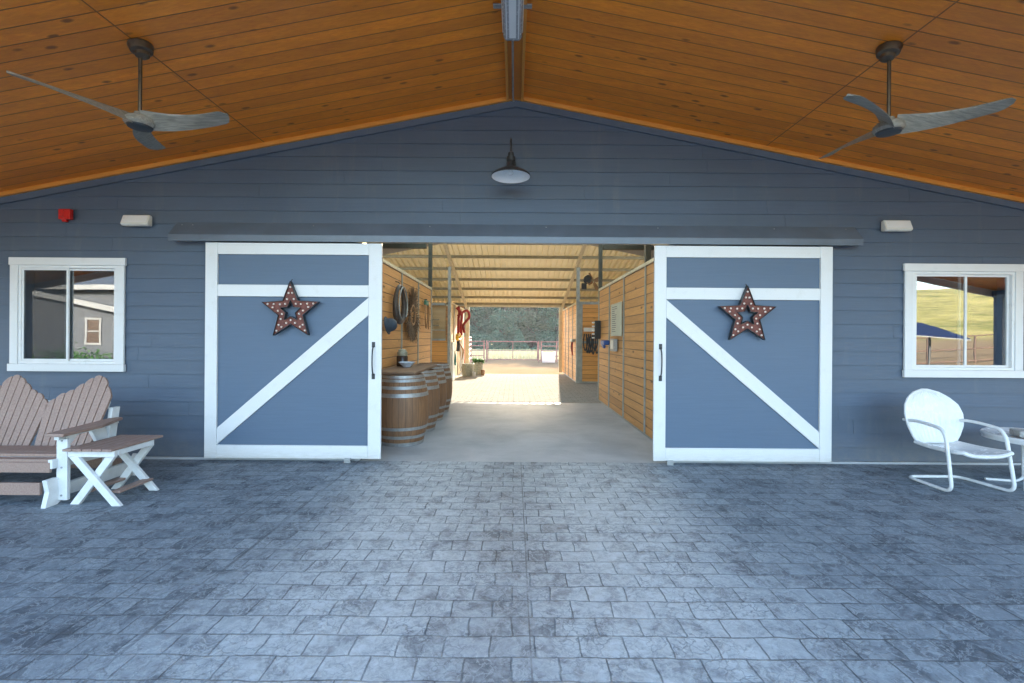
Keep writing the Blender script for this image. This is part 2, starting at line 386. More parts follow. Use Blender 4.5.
M['yellow'] = paint('yellow_webbing', (.75,.42,.02), .5, .15, .1, 25)
M['crimson'] = paint('crimson_webbing', (.30,.02,.02), .6, .3, .2, 25)
M['black'] = paint('black_webbing', (.02,.022,.026), .6, .3, .2, 25)
M['blue'] = paint('blue_plastic', (.02,.07,.26), .4, .15, .05, 20)
M['zinc'] = paint('weathered_zinc', (.30,.31,.25), .5, .3, .15, 22, metal=.3)
M['pipe'] = paint('rusty_pipe', (.32,.16,.13), .65, .3, .2, 12)
M['bowl'] = paint('pale_blue_glaze', (.50,.60,.75), .25, .2, .05, 20)
M['jarm'] = paint('smoked_glass_jar', (.045,.03,.025), .12, .3, .0, 20)
M['paper'] = paint('pale_notice_paper', (.52,.52,.42), .7, .08, .05, 10)
M['ink'] = paint('grey_ink', (.18,.18,.17), .8, .1, 0, 10)
M['stone'] = paint('grey_stone_tray', (.36,.35,.33), .7, .35, .5, 45)
M['house'] = paint('shaded_house_paint', (.045,.05,.06), .6, .1, .05, 3); M['house_trim'] = paint('house_trim_paint', (.17,.175,.18), .5, .1, .05, 3); M['old_pipe'] = paint('old_rusty_pipe', (.09,.05,.035), .7, .3, .1, 8)  # house colour darkened to hold its shade; trim dimmed likewise
M['dark_in'] = paint('dark_interior', (.04,.042,.045), .8, .3, .05, 4)
M['blind'] = paint('room_blind', (.25,.27,.29), .7, .1, .05, 4)
M['bark'] = paint('bark', (.10,.075,.055), .9, .35, .6, 10)
M['solar'] = paint('blue_solar_cells', (.012,.02,.055), .8, .2, .0, 3, spec=.02)
def leafm(name, a, b):
    t = NT(name); c = t.co(); gi = t.n('NewGeometry'); r = gi.outputs['Random Per Island']
    n = t.noise(c, .5, 3)
    cc = t.mix(r, a, b); cc = t.mix(t.math('MULTIPLY', n, .5), cc, tuple((x+y)*.35 for x, y in zip(a, b)))
    m = t.p(color=cc, rough=.6, spec=.3)
    tr = t.n('BsdfTranslucent'); t.set(tr.inputs[0], cc); ms = t.n('MixShader'); ms.inputs[0].default_value = .45
    t.t.links.new(t.b.outputs[0], ms.inputs[1]); t.t.links.new(tr.outputs[0], ms.inputs[2]); t.t.links.new(ms.outputs[0], t.out.inputs[0])
    return m
M['leaf_a'] = leafm('blue_green_leaves', (.10,.175,.12), (.15,.24,.165))
M['leaf_b'] = leafm('olive_leaves', (.10,.13,.08), (.155,.19,.12))
M['leaf_pot'] = leafm('pot_plant_leaves', (.03,.09,.02), (.07,.18,.04))
M['dry'] = leafm('dry_grass_blades', (.62,.52,.28), (.82,.72,.45))
# window glass: clear pane that also mirrors the yard
t = NT('window_glass'); gl = t.n('BsdfGlossy'); gl.inputs['Roughness'].default_value = .0; gl.inputs['Color'].default_value = (.95,.97,1,1)
tp = t.n('BsdfTransparent'); tp.inputs[0].default_value = (.75,.8,.82,1); ms = t.n('MixShader'); ms.inputs[0].default_value = .26
wv = t.bump(t.noise(t.co(), 1.2, 2), .035, .02); t.set(gl.inputs['Normal'], wv)
t.t.links.new(tp.outputs[0], ms.inputs[1]); t.t.links.new(gl.outputs[0], ms.inputs[2]); t.t.links.new(ms.outputs[0], t.out.inputs[0]); M['glass'] = t.m
t = NT('warm_fill_panel'); tp = t.n('BsdfTransparent'); tp.inputs[0].default_value = (.95,.89,.74,1); t.t.links.new(tp.outputs[0], t.out.inputs[0]); M['fill_panel'] = t.m  # warm tint for the added roof panel, to warm the aisle light
t = NT('insect_screen'); df = t.n('BsdfDiffuse'); df.inputs[0].default_value = (.05,.055,.06,1); tp = t.n('BsdfTransparent'); ms = t.n('MixShader'); ms.inputs[0].default_value = .3
t.t.links.new(tp.outputs[0], ms.inputs[1]); t.t.links.new(df.outputs[0], ms.inputs[2]); t.t.links.new(ms.outputs[0], t.out.inputs[0]); M['screen'] = t.m

# ================================================================ SETTING
def terrain(x, y):
    s = x*.69 - y*.72
    h = .137*max(0, s-22)
    if h > 0 and s < 30: h = .137*(s-22)**2/16 if s < 30 else h
    if s >= 30: h = .137*(s-26)
    h = min(h, 11.5)
    if y > 0: h *= max(0, 1-y/25)
    return h - .12
bm = MB()
gx = [-400,-250,-150,-100,-70,-50,-36,-26,-18,-12,-6,0,6,10,14,18,22,26,30,34,38,44,50,58,66,76,88,100,120,150,200,280,400]
gy = [-400,-250,-160,-120,-100,-84,-72,-62,-54,-46,-40,-34,-30,-26,-22,-18,-14,-10,-6,-2,2,8,14,20,25,30,40,60,90,150,400]
vv = [[bm.bm.verts.new((x, y, terrain(x, y))) for y in gy] for x in gx]
for i in range(len(gx)-1):
    for j in range(len(gy)-1):
        bm.bm.faces.new((vv[i][j], vv[i+1][j], vv[i+1][j+1], vv[i][j+1]))
ground = bm.build('ground', M['ground'], smooth=True, kind='structure')
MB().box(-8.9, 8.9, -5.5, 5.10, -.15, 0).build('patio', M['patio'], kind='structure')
MB().box(-12, 13, -32, -5.51, -.16, -.01).build('bounce_slab', M['bounce'], kind='structure')  # pale slab added behind the camera to bounce sun onto the porch ceiling
MB().box(-1.98, 1.98, 5.104, 9.72, -.15, -.002).build('aisle_floor', M['concrete'], kind='structure')
MB().box(-8.9, 8.9, 9.724, 17.3, -.15, -.004).build('breezeway_path', M['pave2'], kind='structure')

# ================================================================ BARN
barn = tag(empty('barn', (0, 5.14, 0)), 'blue-grey clapboard horse barn with white trim, pine-lined gable porch and open centre aisle', 'barn')
barn.location = (0,0,0)
HW = 9.1; AP = 4.10; SL = .196; WY = 5.14
OPEN = [(-1.72, 1.74, -1, 2.53), (-5.57, -4.46, 1.00, 2.19), (4.49, 5.60, 1.00, 2.19)]
bm = MB(); EX = .154; z0 = .030; k = 0
while z0 < AP:
    z1 = z0+EX; hw = min(HW, (AP-z0)/SL)
    cuts = sorted({z0, z1} | {z for o in OPEN for z in (o[2], o[3]) if z0 < z < z1})
    rj = random.Random(k*5+2); js = []; x = -hw - rj.random()*3.6
    while x < hw: js.append(x); x += 3.66
    for a, b in zip(cuts[:-1], cuts[1:]):
        segs = [(-hw, hw)]
        for o in OPEN:
            if o[2] < (a+b)/2 < o[3]:
                n = []
                for (p, q) in segs:
                    if o[0] > p: n.append((p, min(q, o[0])))
                    if o[1] < q: n.append((max(p, o[1]), q))
                segs = [(p, q) for p, q in n if q-p > .01]
        fin = []
        for (p, q) in segs:
            cs_ = [p] + [j for j in js if p+.1 < j < q-.1] + [q]
            for u, v in zip(cs_[:-1], cs_[1:]): fin.append((u+.0011, v-.0011))
        ta = .016 - .013*(a-z0)/EX; tb = .016 - .013*(b-z0)/EX
        for (p, q) in fin:
            bm.prism([(WY, a), (WY-ta, a), (WY-tb, b), (WY, b)], 'x', p, q)
    z0 = z1; k += 1
bm.build('siding', M['siding'], barn)
# wall core behind the boards
bm = MB()
def gable_core(y0, y1, bm):
    def zt(x): return AP - SL*abs(x) + .05
    xs = [-HW, -5.57, -4.46, -1.72, 0, 1.74, 4.49, 5.60, HW]
    for a, b in zip(xs[:-1], xs[1:]):
        if (a, b) in ((-1.72, 0), (0, 1.74)): spans = [(2.53, None)]
        elif (a, b) in ((-5.57, -4.46), (4.49, 5.60)): spans = [(-.1, 1.0), (2.19, None)]
        else: spans = [(-.1, None)]
        for lo, hi in spans:
            bm.prism([(a, lo), (b, lo), (b, hi or zt(b)), (a, hi or zt(a))], 'y', y0, y1)
gable_core(WY+.001, WY+.14, bm)
bm.build('wall_core', M['siding'], barn)
# base lip, rake boards
MB().box(-HW, -1.72, 5.105, 5.138, 0.001, .026).box(1.74, HW, 5.105, 5.138, 0.001, .026).build('base_lip', M['concrete'], barn)
def slope_strip(name, mat, y0, y1, top, h, x1=HW, bev=0):
    for s in (-1, 1):
        MB().prism([(0, AP-top), (s*x1, AP-top-SL*x1), (s*x1, AP-top-h-SL*x1), (0, AP-top-h)], 'y', y0, y1).build(name, mat, barn, bevel=bev)
slope_strip('rake_trim', M['trim_wood'], 5.07, 5.112, .001, .045)
slope_strip('frieze_board', M['siding'], 5.100, 5.122, .0, .115)
# ceiling
for s in (-1, 1):
    MB().prism([(0, AP), (s*HW, AP-SL*HW), (s*HW, AP-SL*HW+.03), (0, AP+.03)], 'y', 1.75, 5.12).build('wood_ceiling', M['ceiling'], barn)
    for xa, ya, yb in ((0, 1.60, 5.7), (2.2, 5.7001, 10.6), (0, 10.6001, 12.0)):
        MB().prism([(s*xa, AP+.12-SL*xa), (s*(HW+.35), AP-SL*(HW+.35)+.12), (s*(HW+.35), AP-SL*(HW+.35)+.17), (s*xa, AP+.17-SL*xa)], 'y', ya, yb).build('roof', M['roof'], barn)
    MB().prism([(0, AP+.135), (s*2.26, AP-SL*2.26+.172+.003), (s*2.26, AP-SL*2.26+.178), (0, AP+.178)], 'y', 5.66, 10.64).build('added_skylight', M['fill_panel'], barn)  # skylight added out of view to let daylight into the aisle
    MB().box(min(s*HW, s*(HW-.14)), max(s*HW, s*(HW-.14)), 1.75, 5.12, 2.20, 2.32).build('eave_beam', M['track'], barn)
    MB().box(min(s*HW, s*(HW-.16)), max(s*HW, s*(HW-.16)), 1.80, 1.96, 0, 2.20).build('porch_post', M['siding'], barn, bevel=.004)
    MB().box(min(s*HW, s*(HW-.12)), max(s*HW, s*(HW-.12)), WY+.15, 9.9, -.1, 2.5).build('side_wall', M['siding'], barn)
MB().prism([(-HW, AP-SL*HW), (0, AP), (HW, AP-SL*HW), (HW, AP-SL*HW-.12), (0, AP-.12), (-HW, AP-SL*HW-.12)], 'y', 1.70, 1.748).build('fascia', M['white'], barn)
MB().box(-.075, .055, 1.75, 5.095, 4.055, 4.075).build('ridge_board', M['ridge_wood'], barn, bevel=.002)
MB().box(-.105, -.078, 1.75, 5.095, 4.035, 4.085).build('ridge_molding', M['trim_wood'], barn, bevel=.002)
MB().box(.058, .085, 1.75, 5.095, 4.035, 4.085).build('ridge_molding', M['trim_wood'], barn, bevel=.002)
# track cover
MB().prism([(5.124, 2.665), (4.985, 2.500), (4.985, 2.430), (4.992, 2.430), (4.992, 2.494), (5.124, 2.650)], 'x', -3.80, 3.82).build('track_cover', M['track'], barn)
MB().box(-3.78, 3.82, 5.035, 5.085, 2.44, 2.50).build('track', M['galv'], barn)
for x in (-3.72, -3.6, -2.25, -.95, .35, 1.6, 2.9, 3.7):
    MB().lathe([(.0085, 0), (.006, .006)], M=Matrix.Translation((x, 5.089, 2.628)) @ Matrix.Rotation(R(50), 4, 'X'), seg=8).build('cover_screw', M['galv'], barn)
# jambs and header of the aisle opening
MB().box(-1.86, -1.722, 5.142, 5.29, 0, 2.53).build('door_jamb', M['siding'], barn)
MB().box(1.742, 1.86, 5.142, 5.29, 0, 2.53).build('door_jamb', M['siding'], barn)
MB().box(-1.86, 1.86, 5.145, 5.28, 2.50, 2.528).build('door_header', M['steel_dark'], barn)

# sliding doors
def door(xl, xr, flip):
    d = empty('sliding_door', (0,0,0)); d.parent = barn
    d['label'] = 'sliding door with white Z-brace rising to the ' + ('left' if flip else 'right')
    W = .132; zt, zit, zm1, zm0, zib, zb = 2.42, 2.293, 1.958, 1.828, .187, .042
    MB().box(xl+.01, xr-.01, 5.042, 5.082, zb+.01, zt-.01).build('door_panel', M['door_blue'], d)
    L, Rr = xl+W, xr-W-.012 if not flip else xr-W
    for q0, q1 in ((xl, L), (Rr, xr)): MB().box(q0, q1, 5.018, 5.044, zb, zt).build('door_stile', M['white'], d, bevel=.003)
    for q0, q1 in ((zit, zt-.001), (zm0, zm1), (zb+.001, zib)): MB().box(L+.001, Rr-.001, 5.020, 5.0425, q0, q1).build('door_rail', M['white'], d, bevel=.003)
    a, c = (L+.002, Rr-.002) if not flip else (Rr-.002, L+.002)
    MB().prism([(a, zib+.004), (a, zib+.185), (c, zm0-.004), (c, zm0-.20)], 'y', 5.021, 5.0422).build('door_brace', M['white'], d, bevel=.003)
    hx = xr-.085 if not flip else xl+.07
    pts = curve([(hx, 5.018, 1.29), (hx, 4.985, 1.26), (hx+.0, 4.970, 1.20), (hx, 4.966, 1.13), (hx, 4.970, 1.06), (hx, 4.985, 1.00), (hx, 5.018, .97)], 5)
    h = MB().tube(pts, .0075, 8); h.cbox((hx, 5.014, 1.305), (.034, .008, .06)); h.cbox((hx, 5.014, .955), (.034, .008, .06))
    h.build('handle', M['iron'], d, smooth=True)
    gx_ = xr-.36 if not flip else xl+.18
    MB().box(gx_-.035, gx_+.035, 4.992, 5.016, .002, .055).build('floor_guide', M['galv'], d, bevel=.003)
    return d
door(-3.41, -1.463, False); door(1.545, 3.51, True)

# windows
def window(cx, hw_, sash_left_screen, mo):
    w_ = empty('window'); w_.parent = barn
    zl, zh = .980, 2.255; f = MB()
    f.box(cx-hw_, cx+hw_, 5.094, 5.122, zh-.085, zh)                      # head
    f.box(cx-hw_+.012, cx-hw_+.100, 5.098, 5.122, zl+.083, zh-.086)
    f.box(cx+hw_-.100, cx+hw_-.012, 5.098, 5.122, zl+.083, zh-.086)
    f.build('window_casing', M['white'], w_, bevel=.003)
    MB().box(cx-hw_, cx+hw_, 5.086, 5.122, zl, zl+.082).build('sill', M['white'], w_, bevel=.003)
    a, b = cx-hw_+.101, cx+hw_-.101; lo, hi = zl+.083, zh-.086
    v = MB()
    v.box(a, b, 5.108, 5.160, hi-.03, hi-.0005); v.box(a, b, 5.108, 5.160, lo+.0005, lo+.03)
    v.box(a+.0005, a+.03, 5.108, 5.160, lo+.0305, hi-.0305); v.box(b-.03, b-.0005, 5.108, 5.160, lo+.0305, hi-.0305)
    v.build('window_frame', M['vinyl'], w_, bevel=.002)
    m = cx+mo
    for j, (p, q, y) in enumerate(((a+.031, m+.034, 5.114), (m-.034, b-.031, 5.137))):
        s_ = MB(); t_ = .024
        s_.box(p, q, y, y+.02, hi-.031-t_, hi-.0315).box(p, q, y, y+.02, lo+.0315, lo+.031+t_)
        s_.box(p, p+t_, y+.0005, y+.0195, lo+.032+t_, hi-.032-t_).box(q-t_, q, y+.0005, y+.0195, lo+.032+t_, hi-.032-t_)
        s_.build('sash', M['vinyl'], w_, bevel=.002)
        MB().box(p+t_, q-t_, y+.008, y+.012, lo+.031+t_, hi-.031-t_).build('pane', M['glass'], w_)
        if j == 0 and sash_left_screen:
            MB().box(p+t_, q-t_, y+.001, y+.002, lo+.031+t_, hi-.031-t_).build('screen', M['screen'], w_)
    MB().box(a, b, 5.42, 5.44, lo-.1, hi+.1).build('room_shade', M['dark_in'], w_)
    return w_
window(-5.015, .652, True, -.03); window(5.043, .676, False, .012)
# closed dark rooms behind the windows
for s in (-1, 1):
    bmr = MB(); x0, x1 = (s*2.6, s*8.4)
    bmr.box(min(x0,x1), max(x0,x1), 5.5, 5.55, -.05, 2.6)
    bmr.build('room_partition', M['dark_in'], barn)

# stall walls along the aisle
def stall_wall(X, s, y0, y1, posts, zt, mat, tall=()):
    w_ = empty('stall_wall'); w_.parent = barn
    MB().box(min(X, X+s*.05), max(X, X+s*.05), y0, y1, .02, zt-.05).build('boards', mat, w_)
    MB().box(min(X-s*.015, X+s*.06), max(X-s*.015, X+s*.06), y0, y1, zt-.049, zt).build('top_rail', M['steel_tan'], w_, bevel=.003)
    MB().box(min(X-s*.012, X+s*.06), max(X-s*.012, X+s*.06), y0, y1, -.002, .019).build('bottom_rail', M['galv'], w_)
    for p in posts:
        MB().box(min(X-s*.018, X+s*.0), max(X-s*.018, X), p-.022, p+.022, .0195, zt-.0495).build('post', M['steel_post'], w_, bevel=.003)
    for p in tall:
        MB().box(min(X-s*.02, X+s*.06), max(X-s*.02, X+s*.06), p-.035, p+.035, zt+.001, 3.9).build('post', M['post_dark'], w_, bevel=.003)
    return w_
stall_wall(1.90, 1, 5.30, 10.20, (6.57, 7.86, 9.05, 10.17), 2.49, M['pine'], (6.57, 10.17))
stall_wall(-1.86, -1, 5.30, 10.20, (6.25, 7.50, 8.79, 10.17), 2.49, M['pine'], (10.17,))
stall_wall(1.95, 1, 14.0, 18.2, (15.1, 16.2, 17.2), 2.50, M['pine_or'])
stall_wall(-2.0, -1, 14.1, 18.2, (15.1, 16.2, 17.2), 2.50, M['ply'])
# stall backs on the cross lane
for s, X in ((1, 1.90), (-1, -1.86)):
    MB().box(min(s*1.97, s*8.5), max(s*1.97, s*8.5), 10.12, 10.18, 0, 2.49).build('stall_back_wall', M['pine'], barn)
    MB().box(min(s*1.97, s*8.5), max(s*1.97, s*8.5), 10.10, 10.2, 3.36, 3.46).build('cross_beam', M['post_dark'], barn)
# right rear stall front (facing the porch) with half door
w_ = empty('stall_front'); w_.parent = barn
MB().box(2.102, 5.0, 14.0, 14.05, .05, 2.42).build('boards', M['pine_or'], w_)
f = MB(); f.box(1.91, 2.01, 13.95, 14.06, 0, 3.55); f.build('post', M['steel_post'], w_, bevel=.004)
f = MB(); f.box(2.011, 5.0, 13.97, 14.06, 2.421, 2.50); f.box(2.011, 5.0, 13.97, 13.998, 0, .05); f.box(2.011, 2.10, 13.97, 14.06, .051, 2.42); f.box(2.102, 5.0, 13.97, 13.998, 1.22, 1.29)
f.build('frame', M['steel_post'], w_, bevel=.003)
# left rear stall front with open upper bay
w_ = empty('stall_front'); w_.parent = barn
MB().box(-5.0, -2.045, 14.02, 14.06, .05, 1.27).build('boards', M['pine_or'], w_)
MB().box(-5.0, -2.12, 14.12, 14.14, 1.27, 2.45).build('back_board', M['ply'], w_)
f = MB(); f.box(-2.04, -1.95, 13.96, 14.08, 0, 3.55); f.build('post', M['steel_post'], w_, bevel=.004)
f = MB(); f.box(-5.0, -2.12, 13.98, 14.06, 2.36, 2.43); f.box(-5.0, -2.12, 13.98, 14.06, 1.271, 1.33)
f.box(-2.58, -2.53, 13.985, 14.05, 1.331, 2.359); f.box(-5, -2.12, 13.99, 14.05, 1.58, 1.61)
f.build('frame', M['steel_post'], w_, bevel=.003)
f = MB(); f.box(-2.52, -2.30, 13.99, 14.02, 1.90, 1.94); f.box(-2.52, -2.30, 13.99, 14.02, 1.72, 1.76); f.box(-2.525, -2.50, 13.985, 14.02, 1.62, 1.94)
f.build('latch_bars', M['steel_dark'], w_)
# rear outer wall and end frame
for s in (-1, 1):
    MB().box(min(s*2.02, s*8.6), max(s*2.02, s*8.6), 18.21, 18.27, 0, 2.62).build('rear_wall', M['pine'], barn)
    MB().box(min(s*1.80, s*1.95), max(s*1.80, s*1.95), 18.21, 18.33, 0, 2.60).build('end_jamb', M['steel_tan'], barn, bevel=.004)
MB().box(-8.6, 8.6, 18.28, 18.36, 2.602, 2.72).build('end_header', M['steel_tan'], barn)
# lean-to roof falling to the back
def zl(y): return 2.62 + .233*(18.5-y)
bm = MB(); p = .170; x = -8.7; prof = []
while x < 8.7:
    prof += [(x, 0), (x+.082, 0), (x+.094, .085), (x+.158, .085)]; x += p
rows = []
for (y) in (11.95, 18.75):
    rows.append([bm.bm.verts.new((a, y, zl(y)+.095+b)) for a, b in prof])
for i in range(len(prof)-1): bm.bm.faces.new((rows[0][i], rows[0][i+1], rows[1][i+1], rows[1][i]))
o = bm.build('lean_to_roof', M['corr'], barn); md = o.modifiers.new('solid', 'SOLIDIFY'); md.thickness = .004; md.offset = 1
for y in (12.7, 13.65, 14.6, 15.55, 16.5, 17.45, 18.25):
    MB().box(-8.6, 8.6, y-.03, y+.03, zl(y)+.005, zl(y)+.088).build('purlin', M['steel_dark'], barn)
for X in (-1.93, 1.93, -6, 6):
    b = MB(); b.prism([(11.95, zl(11.95)-.11), (18.6, zl(18.6)-.11), (18.6, zl(18.6)+.0), (11.95, zl(11.95)+.0)], 'x', X-.04, X+.04)
    b.build('rafter', M['steel_tan'], barn)
MB().prism([(-HW, 0), (-8.5, 0), (-8.5, 2.5), (-HW, 2.5)], 'y', 14, 18.2).build('side_wall', M['pine'], barn)
MB().prism([(HW, 0), (8.5, 0), (8.5, 2.5), (HW, 2.5)], 'y', 14, 18.2).build('side_wall', M['pine'], barn)

# ================================================================ FIXTURES
# ceiling fans
def fan(loc, rz, label):
    f = tag(empty('ceiling_fan', loc), label, 'ceiling fan', 'ceiling fans under the pine porch ceiling')
    top = AP - SL*abs(loc[0]) - loc[2]; s = 1 if loc[0] > 0 else -1
    Mx = Matrix.Translation((0, 0, top-.004)) @ Matrix.Rotation(math.atan(SL)*s, 4, 'Y')
    MB().lathe([(.078, 0), (.080, -.012), (.070, -.05), (.048, -.062), (.044, -.085), (.028, -.098), (.02, -.10)], M=Mx, seg=28).build('canopy', M['bronze'], f, smooth=True)
    MB().tube([(0,0,.03), (0,0,top-.08)], .0125, 12).build('downrod', M['bronze'], f, smooth=True)
    MB().lathe([(.02,.075), (.034,.07), (.040,.045), (.075,.035), (.095,.015), (.098,-.012), (.085,-.03), (.04,-.04), (.001,-.04)], seg=32).build('motor_housing', M['blade'], f, smooth=True)
    MB().lathe([(.082,-.031), (.075,-.042), (.02,-.048)], seg=28).build('hub_cover', M['iron'], f, smooth=True)
    for k in range(3):
        b = MB(); n = 22; seg = 12; rings = []; ang = rz + k*2*math.pi/3
        ca, sa = math.cos(ang), math.sin(ang)
        for i in range(n+1):
            u = i/n; r = .04 + .63*u
            wdt = .135*(1-u)**2.2 + .165*u**.75*(1-.22*u)
            if u > .90: wdt *= math.sqrt(max(.02, 1-((u-.90)/.103)**2))
            th = .038*(1-u) + .016
            tw = R(34)*(1-u)**1.2 + R(15)
            off = .05*math.sin(u*math.pi)*(1-u*.4)     # swept leading edge
            zz = .012 - .02*u + .045*u*u
            ring = []
            for q in range(seg):
                a = 2*math.pi*q/seg; cx = math.cos(a)*wdt/2; cz = math.sin(a)*th/2 - .010*(1-(2*cx/max(wdt,.01))**2)*-1
                yy = cx*math.cos(tw) - cz*math.sin(tw) + off; z2 = -cx*math.sin(tw) + cz*math.cos(tw) + zz
                ring.append(b.bm.verts.new((r*ca - yy*sa, r*sa + yy*ca, z2)))
            rings.append(ring)
        for i in range(n):
            for q in range(seg): b.bm.faces.new((rings[i][q], rings[i][(q+1)%seg], rings[i+1][(q+1)%seg], rings[i+1][q]))
        b.bm.faces.new(rings[0]); b.bm.faces.new(rings[-1][::-1])
        b.build('blade', M['blade'], f, smooth=True)
fan((-2.79, 3.38, 2.975), R(-2), 'grey three-blade wooden ceiling fan hanging over the glider and left window side of the porch')
fan((2.755, 3.36, 2.965), R(-27), 'grey three-blade wooden ceiling fan hanging above the white metal chair side of the porch')
# gooseneck barn lamp
g = tag(empty('barn_lamp', (-.045, 5.12, 3.34)), 'black gooseneck barn lamp with white-lined dish shade under the gable peak', 'wall lamp')
MB().lathe([(.055, 0), (.055, .012), (.03, .02)], M=Matrix.Rotation(R(90), 4, 'X'), seg=20).build('wall_plate', M['iron'], g, smooth=True)
MB().tube(curve([(0,-.01,0), (0,-.10,.03), (0,-.20,.10), (0,-.32,.135), (0,-.40,.10), (0,-.42,.02), (0,-.42,-.03)], 6), .011, 10).build('gooseneck_arm', M['iron'], g, smooth=True)
MB().lathe([(.018, .0), (.03, -.01), (.033, -.05), (.045, -.055), (.045, -.09), (.036, -.10), (.045, -.14), (.06, -.165)], c=(0,-.42,-.03), seg=24).build('socket', M['iron'], g, smooth=True)
MB().lathe([(.04, -.155), (.075, -.175), (.13, -.192), (.195, -.232), (.203, -.250), (.203, -.257)], c=(0,-.42,-.03), seg=40, cap=False).build('lamp_shade', M['iron'], g, smooth=True)
MB().lathe([(.199, -.2565), (.190, -.238), (.125, -.198), (.07, -.183), (.002, -.180)], c=(0,-.42,-.03), seg=40, cap=False).build('shade_lining', M['lining'], g, smooth=True)
MB().lathe([(.002,-.245), (.022,-.238), (.03,-.22), (.022,-.195), (.014,-.18)], c=(0,-.42,-.03), seg=16).build('bulb', M['vinyl'], g, smooth=True)
# vapour tight fixture on ridge
v = tag(empty('ridge_light_fixture', (-.03, 3.27, 3.99)), 'long grey enclosed strip light with ribbed clear cover on the ceiling ridge', 'strip light')
def rr(w, h, r, n=5):
    pts = []
    for (cx, cy, a0) in ((w-r, h-r, 0), (-w+r, h-r, 90), (-w+r, -h+r, 180), (w-r, -h+r, 270)):
        for k in range(n+1): a = R(a0+90*k/n); pts.append((cx+r*math.cos(a), cy+r*math.sin(a)))
    return pts
bm = MB(); rings = []
for (y, sc) in ((-.66,.55), (-.65,.85), (-.62,1), (.62,1), (.65,.85), (.66,.55)):
    rings.append([bm.bm.verts.new((p[0]*sc, y, p[1]*sc-.005)) for p in rr(.080, .042, .03)])
for a, b in zip(rings[:-1], rings[1:]):
    for q in range(len(a)): bm.bm.faces.new((a[q], a[(q+1)%len(a)], b[(q+1)%len(b)], b[q]))
bm.bm.faces.new(rings[0]); bm.bm.faces.new(rings[-1][::-1])
bm.build('lens_cover', M['clear'], v, smooth=True)
b = MB(); b.box(-.028, .028, -.60, .60, -.050, -.0475)
for x in (-.05, .05): b.box(x-.004, x+.004, -.61, .61, -.0505, -.046)
b.build('lens_ribs', M['vinyl'], v)
MB().box(-.088, .088, -.63, .63, .012, .042).build('housing', M['cream'], v, bevel=.006)
for y in (.36, -.42): MB().box(-.155, .155, y-.022, y+.022, .043, .056).build('bracket', M['galv'], v, bevel=.002)
MB().tube([(0, .66, .02), (0, 1.75, .048), (0.005, 1.81, .04)], .010, 8).build('conduit', M['galv'], v, smooth=True)
# fire alarm
a = tag(empty('fire_alarm', (-5.02, 5.12, 2.735)), 'small red fire alarm horn and strobe on the wall over the left window', 'fire alarm')
MB().box(-.075, .055, -.045, 0, -.055, .060).build('housing', M['red'], a, bevel=.006)
MB().box(.01, .085, -.075, -.046, -.062, .035).build('horn', M['red'], a, bevel=.008)
MB().box(-.055, -.005, -.062, -.046, -.03, .045).build('strobe', M['red'], a, bevel=.004)
MB().cbox((-.02, -.02, -.068), (.05, .03, .025)).build('test_base', M['red'], a, bevel=.004)
# wall box lights
def wall_box(x, z, s, label):
    a = tag(empty('outdoor_speaker', (x, 5.12, z)), label, 'wall speaker', 'white speakers on the porch wall')
    b = MB(); b.prism([(-.012, -.055), (-.012, .06), (-.055, .066), (-.095, -.04), (-.07, -.062)], 'x', -.150, .150)
    if s: pass
    b.build('cabinet', M['cream'], a, bevel=.010)
    MB().cbox((0, -.0765, .015), (.275, .004, .085), (R(-20.7), 0, 0)).build('grille', M['vinyl'], a, bevel=.002)
    MB().box(-s*.10-.02, -s*.10+.02, -.0115, 0.003, -.05, .05).build('bracket', M['galv'], a, bevel=.003)
wall_box(-4.215, 2.665, -1, 'white wedge speaker high on the wall between the left window and left door')
wall_box(4.255, 2.665, 1, 'white wedge speaker high on the wall over the right window')

# star decorations
def star(x, z, label, rot=0):
    s = tag(empty('marquee_star', (x, 4.965, z)), label, 'star decoration', 'rusty marquee stars on the sliding doors')
    s.rotation_euler = (0, R(rot), 0)
    def sp(ro, ri):
        return [((ro if k % 2 == 0 else ri)*math.sin(k*math.pi/5), (ro if k % 2 == 0 else ri)*math.cos(k*math.pi/5)) for k in range(10)]
    O, I = sp(.325, .140), sp(.118, .056)
    b = MB(); A = [b.bm.verts.new((p[0], .012, p[1])) for p in O]; B = [b.bm.verts.new((p[0], .012, p[1])) for p in I]
    for i in range(10): j = (i+1) % 10; b.bm.faces.new((A[i], A[j], B[j], B[i]))
    o = b.build('face_plate', M['rust'], s); m = o.modifiers.new('s', 'SOLIDIFY'); m.thickness = .003
    b = MB()
    for pts in (O, I):
        F = [b.bm.verts.new((p[0], -.012, p[1])) for p in pts]; K = [b.bm.verts.new((p[0], .045, p[1])) for p in pts]
        for i in range(10): j = (i+1) % 10; b.bm.faces.new((F[i], F[j], K[j], K[i]))
    o = b.build('rim', M['iron'], s); m = o.modifiers.new('s', 'SOLIDIFY'); m.thickness = .004; m.offset = 0
    # bulbs follow the arms
    for k in range(5):
        a = k*2*math.pi/5; ax = Vector((math.sin(a), 0, math.cos(a))); sd = Vector((math.cos(a), 0, -math.sin(a)))
        P = [ax*.262] + [ax*.198+sd*q*.019 for q in (-1, 1)] + [ax*.132+sd*q*.037 for q in (-1, 1)]
        a2 = a+math.pi/5; P.append(Vector((math.sin(a2), 0, math.cos(a2)))*.098)
        for p in P:
            Mx = Matrix.Translation((p.x, .008, p.z)) @ Matrix.Rotation(R(90), 4, 'X')
            MB().lathe([(.0075, 0), (.0115, .006), (.011, .013), (.006, .019), (.001, .021)], M=Mx, seg=8).build('bulb', M['bulb'], s, smooth=True)
    MB().tube([(0,.02,.32), (0,.03,.345), (0,.05,.35)], .004, 6).build('hook', M['iron'], s)
star(-2.44, 1.665, 'rusty star with small round bulbs hung on the left sliding door', -1)
